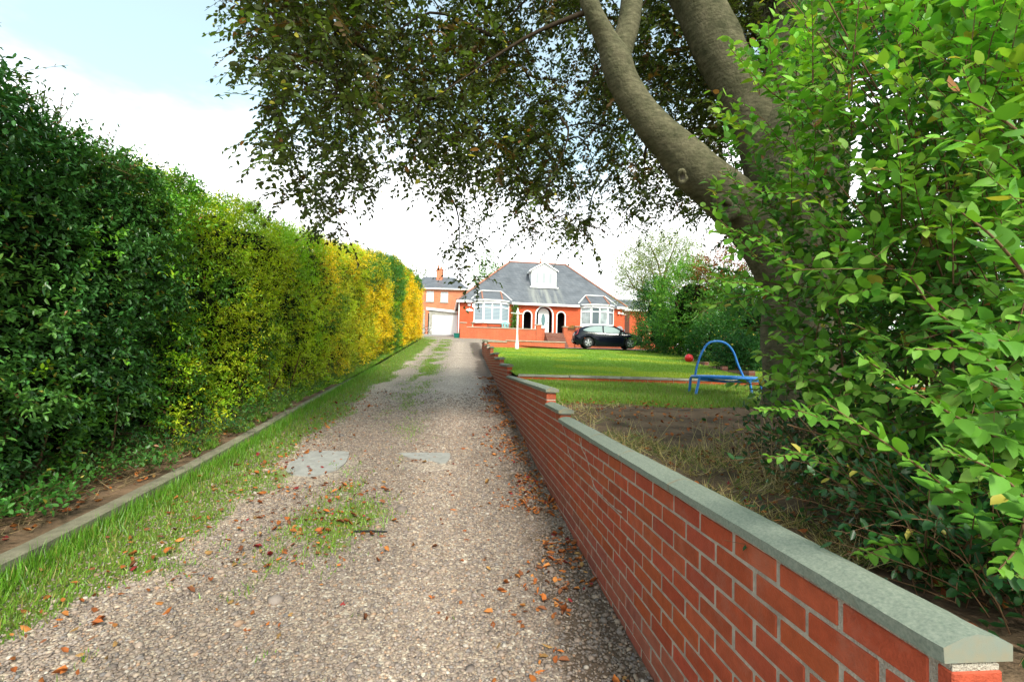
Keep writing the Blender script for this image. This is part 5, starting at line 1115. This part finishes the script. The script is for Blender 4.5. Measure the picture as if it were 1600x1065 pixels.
# ================================================================ shrubs and trees at the right and behind
def crown(name, c, rad, n, ll, nl, sl, cols, label, cat, seed, group=None, trunk=None, m_='leaf_dull', hollow=.55, lump=.5, ground=None, tmpl=DIAMOND, core=True, wr=.6):
    c = np.array(c, float); rad = np.array(rad, float); g = c[2]-rad[2] if ground is None else ground
    root = empty(name, (c[0], c[1], g), label, cat, group)
    D = unit(rng.normal(0, 1, (n, 3))); rr_ = (hollow+(1-hollow)*rng.random(n)**.6); bump = fbm(D*1.0+seed*3.3, 2.3, seed); rr_ = rr_*(1-lump*.5+lump*bump)
    k = fbm(D*rr_[:, None]+9, 3.4, seed+3) > .36; D, rr_ = D[k], rr_[k]; n = len(D)
    P = c+D*rad*rr_[:, None]; P[:, 2] = np.maximum(P[:, 2], g+.05)
    ci = (fbm(P, .9, seed+7)*len(cols)*1.6-.3*len(cols)+rng.normal(0, .45, n)).astype(int).clip(0, len(cols)-1); cc = np.array(cols)[ci]*(.7+.6*rng.random((n, 1)))
    shoots('crown', P, D+rng.normal(0, .4, (n, 3))+[0, -.1, .4], sl*(.6+.8*rng.random(n)), nl, ll, wr, cc, tmpl, m_, root, droop=.1)
    br = []; b0 = np.array([c[0], c[1], g])
    top0 = np.array([c[0], c[1], max(g+.2, c[2]-rad[2]*.45)]); tr_ = trunk or .08
    for i in range(16):
        e = P[rng.integers(n)]; md = (top0+e)/2+rng.normal(0, .1, 3)*rad; br.append((spline([top0, md, e], 8), np.linspace(tr_*.5, tr_*.1, 8)))
    link('branch', tubes('branch', br, 5), M['twig'], root, world=True)
    link('trunk', tubes('trunk', [(spline([b0-[0, 0, .2], (b0+top0)/2+rng.normal(0, .03, 3), top0], 8), np.linspace(tr_, tr_*.6, 8))], 8), M['bark'], root, world=True)
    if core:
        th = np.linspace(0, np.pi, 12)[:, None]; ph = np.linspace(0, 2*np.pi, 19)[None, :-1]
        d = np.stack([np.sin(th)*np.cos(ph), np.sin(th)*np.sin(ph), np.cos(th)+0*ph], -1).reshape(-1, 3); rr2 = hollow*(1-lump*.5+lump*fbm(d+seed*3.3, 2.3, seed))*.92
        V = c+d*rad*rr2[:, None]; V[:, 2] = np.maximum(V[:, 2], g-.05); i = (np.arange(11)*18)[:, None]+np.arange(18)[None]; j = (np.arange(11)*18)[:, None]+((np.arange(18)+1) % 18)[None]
        link('dark_core', npmesh('dark_core', V, [np.stack([i, j, j+18, i+18], -1).reshape(-1, 4)]), M['core'], root, world=True)  # near-black core added inside the crown, as in the hedges
    return root
def crpx(name, x, y0, y1, wpx, d, n, ll, cols, label, cat, seed, **kw):
    """crown spanning photo rows y0 (top) to y1 (ground) and wpx wide at distance d"""
    t = pt(x, y0, d); b = pt(x, y1, d); h = t[2]-b[2]; w_ = wpx*d/F
    cut = kw.pop('cut', 0.0); dep = kw.pop('dep', None) or w_*.5*.8
    return crown(name, (b[0], b[1], b[2]+h*(.5+cut/2)), (w_/2*1.05, dep, h*(.5-cut/2)*1.05), n, ll, kw.pop('nl', 7), kw.pop('sl', ll*4), cols, label, cat, seed, ground=b[2], **kw)
dk = [(.018, .075, .014), (.035, .12, .02), (.065, .18, .03)]; md_ = [(.055, .16, .02), (.10, .25, .03), (.17, .33, .045)]
crpx('willow_tree', 1034, 362, 548, 140, 31, 4600, .16, [(.20, .25, .08), (.26, .30, .12), (.17, .25, .06)], 'tall pale grey-green feathery tree rising behind the shrubs right of the house', 'tree', 2, hollow=.25, lump=.7, core=False, cut=.25, wr=.3, sl=.7, trunk=.22)
crpx('dark_shrub', 1026, 440, 549, 58, 27, 1500, .12, dk, 'dark evergreen shrub at the right of the parked car', 'shrub', 3, trunk=.1)
crpx('dark_shrub', 1062, 470, 556, 72, 23, 1500, .10, dk, 'dark shrub behind the red ball, right of the first evergreen', 'shrub', 4, trunk=.1)
crpx('bushy_tree', 1085, 415, 560, 120, 21, 2600, .11, md_, 'rounded mid-green bushy tree with thin pale branches behind the trampoline', 'tree', 5, trunk=.14, cut=.12)
crpx('bushy_tree', 1155, 430, 580, 110, 18, 2200, .10, md_[:2]+[(.10, .16, .03)], 'olive green bushy tree directly left of the beech trunk', 'tree', 6, trunk=.12, cut=.1)
crpx('dark_shrub', 1042, 498, 553, 104, 26, 1500, .10, dk, 'low dark shrub filling the gap behind the car nose and the ball', 'shrub', 21, trunk=.06)
crpx('maple_tree', 1140, 385, 575, 100, 19, 700, .10, [(.20, .07, .02), (.28, .10, .03), (.12, .05, .02)], 'copper-leaved maple top showing above the bushy trees', 'tree', 7, hollow=.4, core=False, cut=.62, wr=.55, trunk=.1)
crpx('dark_shrub', 1122, 500, 572, 80, 16.5, 1700, .08, dk, 'spreading dark shrub at the lawn edge behind the arched handle', 'shrub', 8, trunk=.07)
crpx('laurel_mound', 1155, 528, 587, 62, 11.6, 1100, .065, [(.02, .08, .02), (.035, .12, .03), (.05, .15, .03)], 'low rounded dark laurel beside the beech trunk at the lawn edge', 'shrub', 9, trunk=.05)
crpx('dark_shrub', 1180, 455, 590, 90, 13.5, 1600, .085, dk, 'tall dark shrub half hidden by the beech trunk', 'shrub', 10, trunk=.08)
crpx('background_tree', 1330, 330, 600, 240, 19, 2600, .14, dk[1:]+[(.06, .12, .02)], 'dark tree behind the leafy bush, right of the beech', 'tree', 11, trunk=.15)
crpx('background_tree', 1500, 420, 620, 260, 15, 2400, .13, dk, 'dark tree farthest right behind the leafy bush', 'tree', 12, trunk=.15)
crpx('background_tree', 762, 405, 520, 36, 56, 500, .3, [(.10, .22, .03), (.16, .28, .05)], 'small green treetop behind the left slope of the bungalow roof', 'tree', 13, trunk=.12)
crpx('background_tree', 650, 424, 520, 40, 75, 500, .35, [(.16, .19, .10), (.20, .22, .12)], 'hazy pale treetop behind the far house, above the hedge end', 'tree', 14, trunk=.15)
# climber on the house front
cl = empty('climbing_plant', hloc(4.45, -.1, 2.3), 'green climbing plant on the house wall right of the left bay window', 'climber', rz=HR)
n = 420; u = rng.normal(4.5, .17, n); z_ = rng.uniform(2.35, 4.75, n); u = np.where(z_ < 3, rng.normal(4.35, .33, n), u); Pw = np.array([hloc(a, -.12-.1*rng.random(), b) for a, b in zip(u, z_)])
shoots('foliage', Pw, rdir(n, (0, -.6, .2), .5), .16, 6, .085, .8, np.array([[.10, .22, .03]])*(.6+.8*rng.random((n, 1))), LEAF6, 'leaf', cl, twig=None)
link('stem', tubes('stem', [(np.array([hloc(4.5, -.05, 2.3), hloc(4.42, -.06, 3.3), hloc(4.5, -.05, 4.6)]), .03)], 6), M['twig'], cl, world=True)
# low brick border at the right edge of the lawn
bo = empty('border_edging', (5, 12, 0), 'low brick edging along the foot of the shrubs at the right of the lawn', 'edging')
bp_ = [(4.78, 9.6), (4.95, 11.2), (5.5, 13.6), (6.05, 16.2), (6.6, 19)]
for a, b in zip(bp_[:-1], bp_[1:]): seg(a, b, float(lawnz(a[1]))-E-.15, float(lawnz(a[1]))-E+.12, .12, 'brick_course', M['rpath'], bo)

# ================================================================ grass, litter, pebbles (uncountable)
def blades(name, P, h, wdt, col, m_='leaf', lean=.5, kind='stuff', az=None):
    n = len(P); a = rng.uniform(0, 2*np.pi, n); D = np.stack([np.cos(a)*lean*rng.random(n), np.sin(a)*lean*rng.random(n), np.ones(n)], -1)
    U = np.stack([np.cos(a), np.sin(a), .2*np.ones(n)], -1)
    me = leaves(name, P, D, U, h, wdt/h, col, BLADE); o = link(name, me, M[m_]); tag(o, kind=kind); return o
def gpos(s, Y, hf, dzv=0): 
    X = s-SK*Y; return np.stack([X, Y, hf(X, Y)+dzv], -1)
def gcolr(n, base, var=.35, yel=.0):
    c = np.array([base])*(1-var+2*var*rng.random((n, 1))); k = rng.random(n) < yel; c[k] = np.array([.30, .26, .07])*(.6+.7*rng.random((k.sum(), 1))); return c
# grass strip at the left of the drive, grass growing in the gravel
n = 190000; Y = 1.2+32*rng.random(n)**1.9; s = rng.uniform(-2.72, 1.0, n); P = gpos(s, Y, lambda X, Y: dz(Y)); g = gcol(P)[:, 0]
nn = fbm(P, 6, 51); k = rng.random(n) < np.clip((g+(nn-.5)*.7)*1.7-.30, 0, 1); P = P[k]; s = s[k]; n = len(P)
strip = np.clip((-2.15-s)/.55, 0, 1); h = (.024+.085*strip*rng.random(n)+.025*rng.random(n))
o = blades('grass', P, h, .004+.0035*np.sqrt(P[:, 1]/4), gcolr(n, (.16, .29, .03), .4, .20), lean=1.2); tag(o, 'green grass strip and tufts growing through the gravel', 'grass')
# longer grass along the edging
n = 9000; Y = 1.2+14*rng.random(n)**1.4; s = -2.72+np.abs(rng.normal(0, .11, n)); P = gpos(s, Y, lambda X, Y: dz(Y)); o = blades('edge_grass', P, .06+.10*rng.random(n), .006, gcolr(n, (.12, .28, .02), .35, .05), lean=.9); tag(o, 'long lush grass leaning against the concrete edging', 'grass')
n = 42000; Y = 5+28*rng.random(n)**1.5; s = rng.uniform(-3.3, -2.76, n); P = gpos(s, Y, lambda X, Y: dz(Y)+.085); f = fbm(P, 3, 63); P = P[(f > .5-.025*(P[:, 1]-5)) & ((s < -2.87)[:] | (Y > 11))]; n = len(P)
o = blades('verge_grass', P, .05+.05*rng.random(n), .005+.0008*P[:, 1], gcolr(n, (.15, .29, .03), .4, .1), lean=1.2); tag(o, 'grass and weeds on the narrow verge at the hedge foot', 'grass')
# lawn
n = 150000; Y = 8.66+21.8*rng.random(n)**1.7; t = rng.random(n); lo = np.array([float(walls(y)) for y in Y])+.08-SK*Y; X = lo+(np.minimum(9.5, 4+Y*.28)-lo)*t; P = np.stack([X, Y, lawnz(Y)], -1); f = fbm(P, .55, 61)
o = blades('lawn_grass', P, .022+.02*rng.random(n), .006+.0009*Y, np.array([[.20, .33, .035]])*(.65+.5*f[:, None]+.35*rng.random((n, 1)))*(1+np.array([[.5, .1, 0]])*(f[:, None] > .55)), lean=1.2); tag(o, 'short mown lawn grass', 'grass')
n = 60000; Y = 5.6+2.9*rng.random(n); X = 1.0-SK*Y+7*rng.random(n)**1.3; P = np.stack([X, Y, gardz(Y)+.045-np.clip(6.1-Y, 0, 1)*.18+np.clip((Y-6.6)/1.9, 0, 1)*.085], -1); o = blades('lower_grass', P, .03+.04*rng.random(n), .006, gcolr(n, (.17, .28, .03), .4, .15), lean=1.0); tag(o, 'uneven yellowish grass around the trampoline', 'grass')
# rough dry grass in the bed, behind the wall
n = 17000; Y = 1.6+4.0*rng.random(n); s = 1.03+rng.gamma(1.6, .55, n); P = gpos(s, Y, lambda X, Y: gardz(Y)); f = fbm(P, 2.2, 71)
patch = np.exp(-(((P[:, 0]-1.9)/1.35)**2+((Y-4.75)/.95)**2)); k = (f > .42) & (rng.random(n) > patch*1.7) & (P[:, 0] < 4.5); P = P[k]; n = len(P)
dry = rng.random(n) < .70; c = np.where(dry[:, None], np.array([[.50, .38, .17]]), np.array([[.13, .20, .03]]))*(.55+.8*rng.random((n, 1)))
o = blades('dry_grass', P, .05+.13*rng.random(n)**2, .0045, c, lean=3.6); tag(o, 'straw-coloured dry grass over the bed behind the wall', 'grass')
# standing straw stalks
n = 90; sx = rng.choice([(1.15, 3.6), (1.35, 3.2), (1.9, 3.6), (2.4, 4.3), (1.5, 2.7), (2.1, 6.6)], n); P = np.stack([sx[:, 0]+rng.normal(0, .1, n)-0, sx[:, 1]+rng.normal(0, .12, n), gardz(sx[:, 1])], -1); P[:, 0] = np.maximum(P[:, 0], 1.08-SK*P[:, 1])
o = blades('straw_stalks', P, .2+.22*rng.random(n), .005, np.array([[.45, .36, .17]])*(.7+.5*rng.random((n, 1))), 'litter', lean=.8); tag(o, 'tall dry straw stalks standing behind the coping', 'grass')
n = 1300; Y = 2.4+4.2*rng.random(n); s = -2.95-rng.random(n)*.9; P = gpos(s, Y, lambda X, Y: dz(Y)+.10+np.clip(-3.3-(X+SK*Y), 0, 1)*.12); o = blades('dead_straw', P, .06+.14*rng.random(n), .006, np.array([[.34, .24, .12]])*(.5+.8*rng.random((n, 1))), 'litter', lean=5); tag(o, 'dead straw and twigs on the earth under the hedge', 'straw')
# fallen leaves
CURL = (np.array([[0, 0, 0], [.3, -.45, .16], [.7, -.36, .20], [1, 0, .12], [.7, .36, .26], [.3, .45, .14], [.5, 0, -.02]]), [np.array([[0, 1, 6], [1, 2, 6], [2, 3, 6], [3, 4, 6], [4, 5, 6], [5, 0, 6]])])
def litter(name, P, label, sz=.05):
    n = len(P); a = rng.uniform(0, 2*np.pi, n); D = np.stack([np.cos(a), np.sin(a), rng.normal(0, .18, n)], -1); U = np.stack([rng.normal(0, .4, n), rng.normal(0, .4, n), np.where(rng.random(n) < .5, 1., -1.)], -1)
    cols = np.array([(.42, .13, .03), (.32, .09, .025), (.50, .19, .05), (.22, .08, .035), (.36, .20, .07), (.28, .03, .03)])[rng.choice(6, n, p=[.27, .25, .15, .18, .10, .05])]*(.7+.6*rng.random((n, 1)))
    P = P+np.array([0, 0, .012]); me = leaves(name, P, D, U, sz*(.5+.8*rng.random(n)), .62*(.5+.6*rng.random(n)), cols, CURL); o = link(name, me, M['litter']); return tag(o, label, 'leaves', kind='stuff')
n = 3000; Y = 1.6+12*rng.random(n)**1.2; s = .88-np.abs(rng.normal(0, .24, n)); PA = gpos(s, Y, lambda X, Y: dz(Y)); f = fbm(PA, 2.2, 81); PA = PA[f > .45]
n = 420; Y = 1.6+9*rng.random(n); s = -1.98+rng.normal(0, .3, n); PB = gpos(s, Y, lambda X, Y: dz(Y)+.02); PB = PB[(s > -2.70)]
n = 230; Y = 2.5+4*rng.random(n); s = -1.1+rng.normal(0, .8, n); k = (s > -2.68) & (s < .8); PC = gpos(s[k], Y[k], lambda X, Y: dz(Y))
n = 170; Y = 3.2+1.7*rng.random(n); s = -1.15+rng.normal(0, .28, n); PE = gpos(s, Y, lambda X, Y: dz(Y)+.01)
litter('fallen_leaves', np.concatenate([PA, PB, PC, PE]), 'scattered brown and orange fallen beech leaves on the drive')
n = 1000; Y = 1.2+5.5*rng.random(n); s = 1.06+rng.gamma(2, .55, n); PD = gpos(s, Y, lambda X, Y: gardz(Y)+.02); PD = PD[PD[:, 0] < 5]
litter('bed_litter', PD, 'brown leaf litter in the bed behind the wall', .036)
n = 380; Y = 2.2+5*rng.random(n); s = -2.92-rng.random(n)*.9; litter('hedge_litter', gpos(s, Y, lambda X, Y: dz(Y)+.10+np.clip(-3.3-(X+SK*Y), 0, 1)*.12), 'dead leaves on the bare earth under the hedge')
# pebbles of the drive: low-poly stones, denser towards the viewer
ico = bmesh.new(); bmesh.ops.create_icosphere(ico, subdivisions=1, radius=1); IV = np.array([v.co[:] for v in ico.verts]); IF = np.array([[v.index for v in f.verts] for f in ico.faces]); ico.free()
n = 120000; Y = 1.05+10.5*rng.random(n)**2.0; s = rng.uniform(-2.7, .9, n)
P = gpos(s, Y, lambda X, Y: dz(Y)); g = gcol(P); k = (rng.random(n) > g[:, 0]*.9) & (rng.random(n) < np.clip((11-Y)/5.5, 0, 1)) & (np.abs(P[:, 0]) < P[:, 1]*1.12+.1); P = P[k]; n = len(P); near = P[:, 1]
def insl(P, c, rx, ry): return ((P[:, 0]-c[0])/rx)**2+((P[:, 1]-c[1])/ry)**2 < 1
k = ~(insl(P, (pt(500, 724, 5.3)[0], 5.35), .42, .52) | insl(P, (pt(668, 715, 5.5)[0], 5.55), .34, .16)); P = P[k]; n = len(P)
sz = (.0036+.0034*rng.gamma(2, .5, n))*np.where(rng.random(n) < .02, 1.7, 1)*(1+.10*np.clip(P[:, 1]-2, 0, 5)); sc3 = sz[:, None]*np.stack([.8+.6*rng.random(n), .7+.4*rng.random(n), .42+.3*rng.random(n)], -1)
az = rng.uniform(0, 2*np.pi, n); ti = rng.normal(0, .3, n); ca, sa, ct, st2 = np.cos(az), np.sin(az), np.cos(ti), np.sin(ti)
v = IV[None]*(1+.13*rng.normal(0, 1, (n, 12, 1)))*sc3[:, None]; vx, vy, vz = v[..., 0], v[..., 1], v[..., 2]
vy, vz = vy*ct[:, None]-vz*st2[:, None], vy*st2[:, None]+vz*ct[:, None]; vx, vy = vx*ca[:, None]-vy*sa[:, None], vx*sa[:, None]+vy*ca[:, None]
V = np.stack([vx, vy, vz], -1)+P[:, None]+np.array([0, 0, .002])+np.array([0, 0, 1])*(rng.random((n, 1, 1))*.004)
pc = np.array([(.22, .17, .135), (.32, .245, .19), (.27, .225, .195), (.40, .315, .23), (.15, .12, .105), (.50, .45, .38), (.36, .22, .13), (.19, .175, .17)])[rng.choice(8, n, p=[.24, .22, .17, .13, .09, .04, .06, .05])]*(.75+.5*rng.random((n, 1)))
soil = g[:, 1] if 0 else gcol(P)[:, 1]; pc = (pc*.75+.25*np.array([.30, .245, .21]))*np.array([1.03, .99, 1.0])*1.05; pc = pc*(1-.35*np.clip(soil, 0, 1))[:, None]*(.88+.22*gcol(P)[:, 2])[:, None]
me = npmesh('pebbles', V.reshape(-1, 3), [(IF[None]+(np.arange(n)*12)[:, None, None]).reshape(-1, 3)], np.repeat(pc, 12, axis=0)); M['pebble'] = mat('pebble', None, .7, .3, attr='col', noise=.2, nscale=120)
o = link('pebbles', me, M['pebble']); tag(o, 'loose mixed gravel stones of the driveway', 'gravel', kind='stuff')
# a dead stick and a dark strip lying on the gravel
o = link('dead_stick', tubes('dead_stick', [(spline([pt(1145, 700, 3.2), pt(1155, 730, 3.05), pt(1178, 752, 2.9), pt(1185, 790, 2.7)], 12), np.linspace(.008, .012, 12)), (spline([pt(1155, 730, 3.05), pt(1172, 722, 3.1), pt(1180, 712, 3.15)], 6), np.linspace(.007, .003, 6))], 6, rough=.5), M['dark_twig']); tag(o, 'dark forked dead stick standing in the dry grass behind the coping', 'stick')
yk = 3.72; a = pt(553, 822, yk); b = pt(605, 821, yk); za = float(dz(a[1]))+.014; o = link('plastic_strip', tubes('plastic_strip', [(np.array([[a[0], a[1], za], [(a[0]+b[0])/2, a[1]+.01, za+.004], [b[0], b[1]+.01, za]]), .007)], 5), M['black']); tag(o, 'thin black strip lying across the grassy patch of gravel', 'strip')
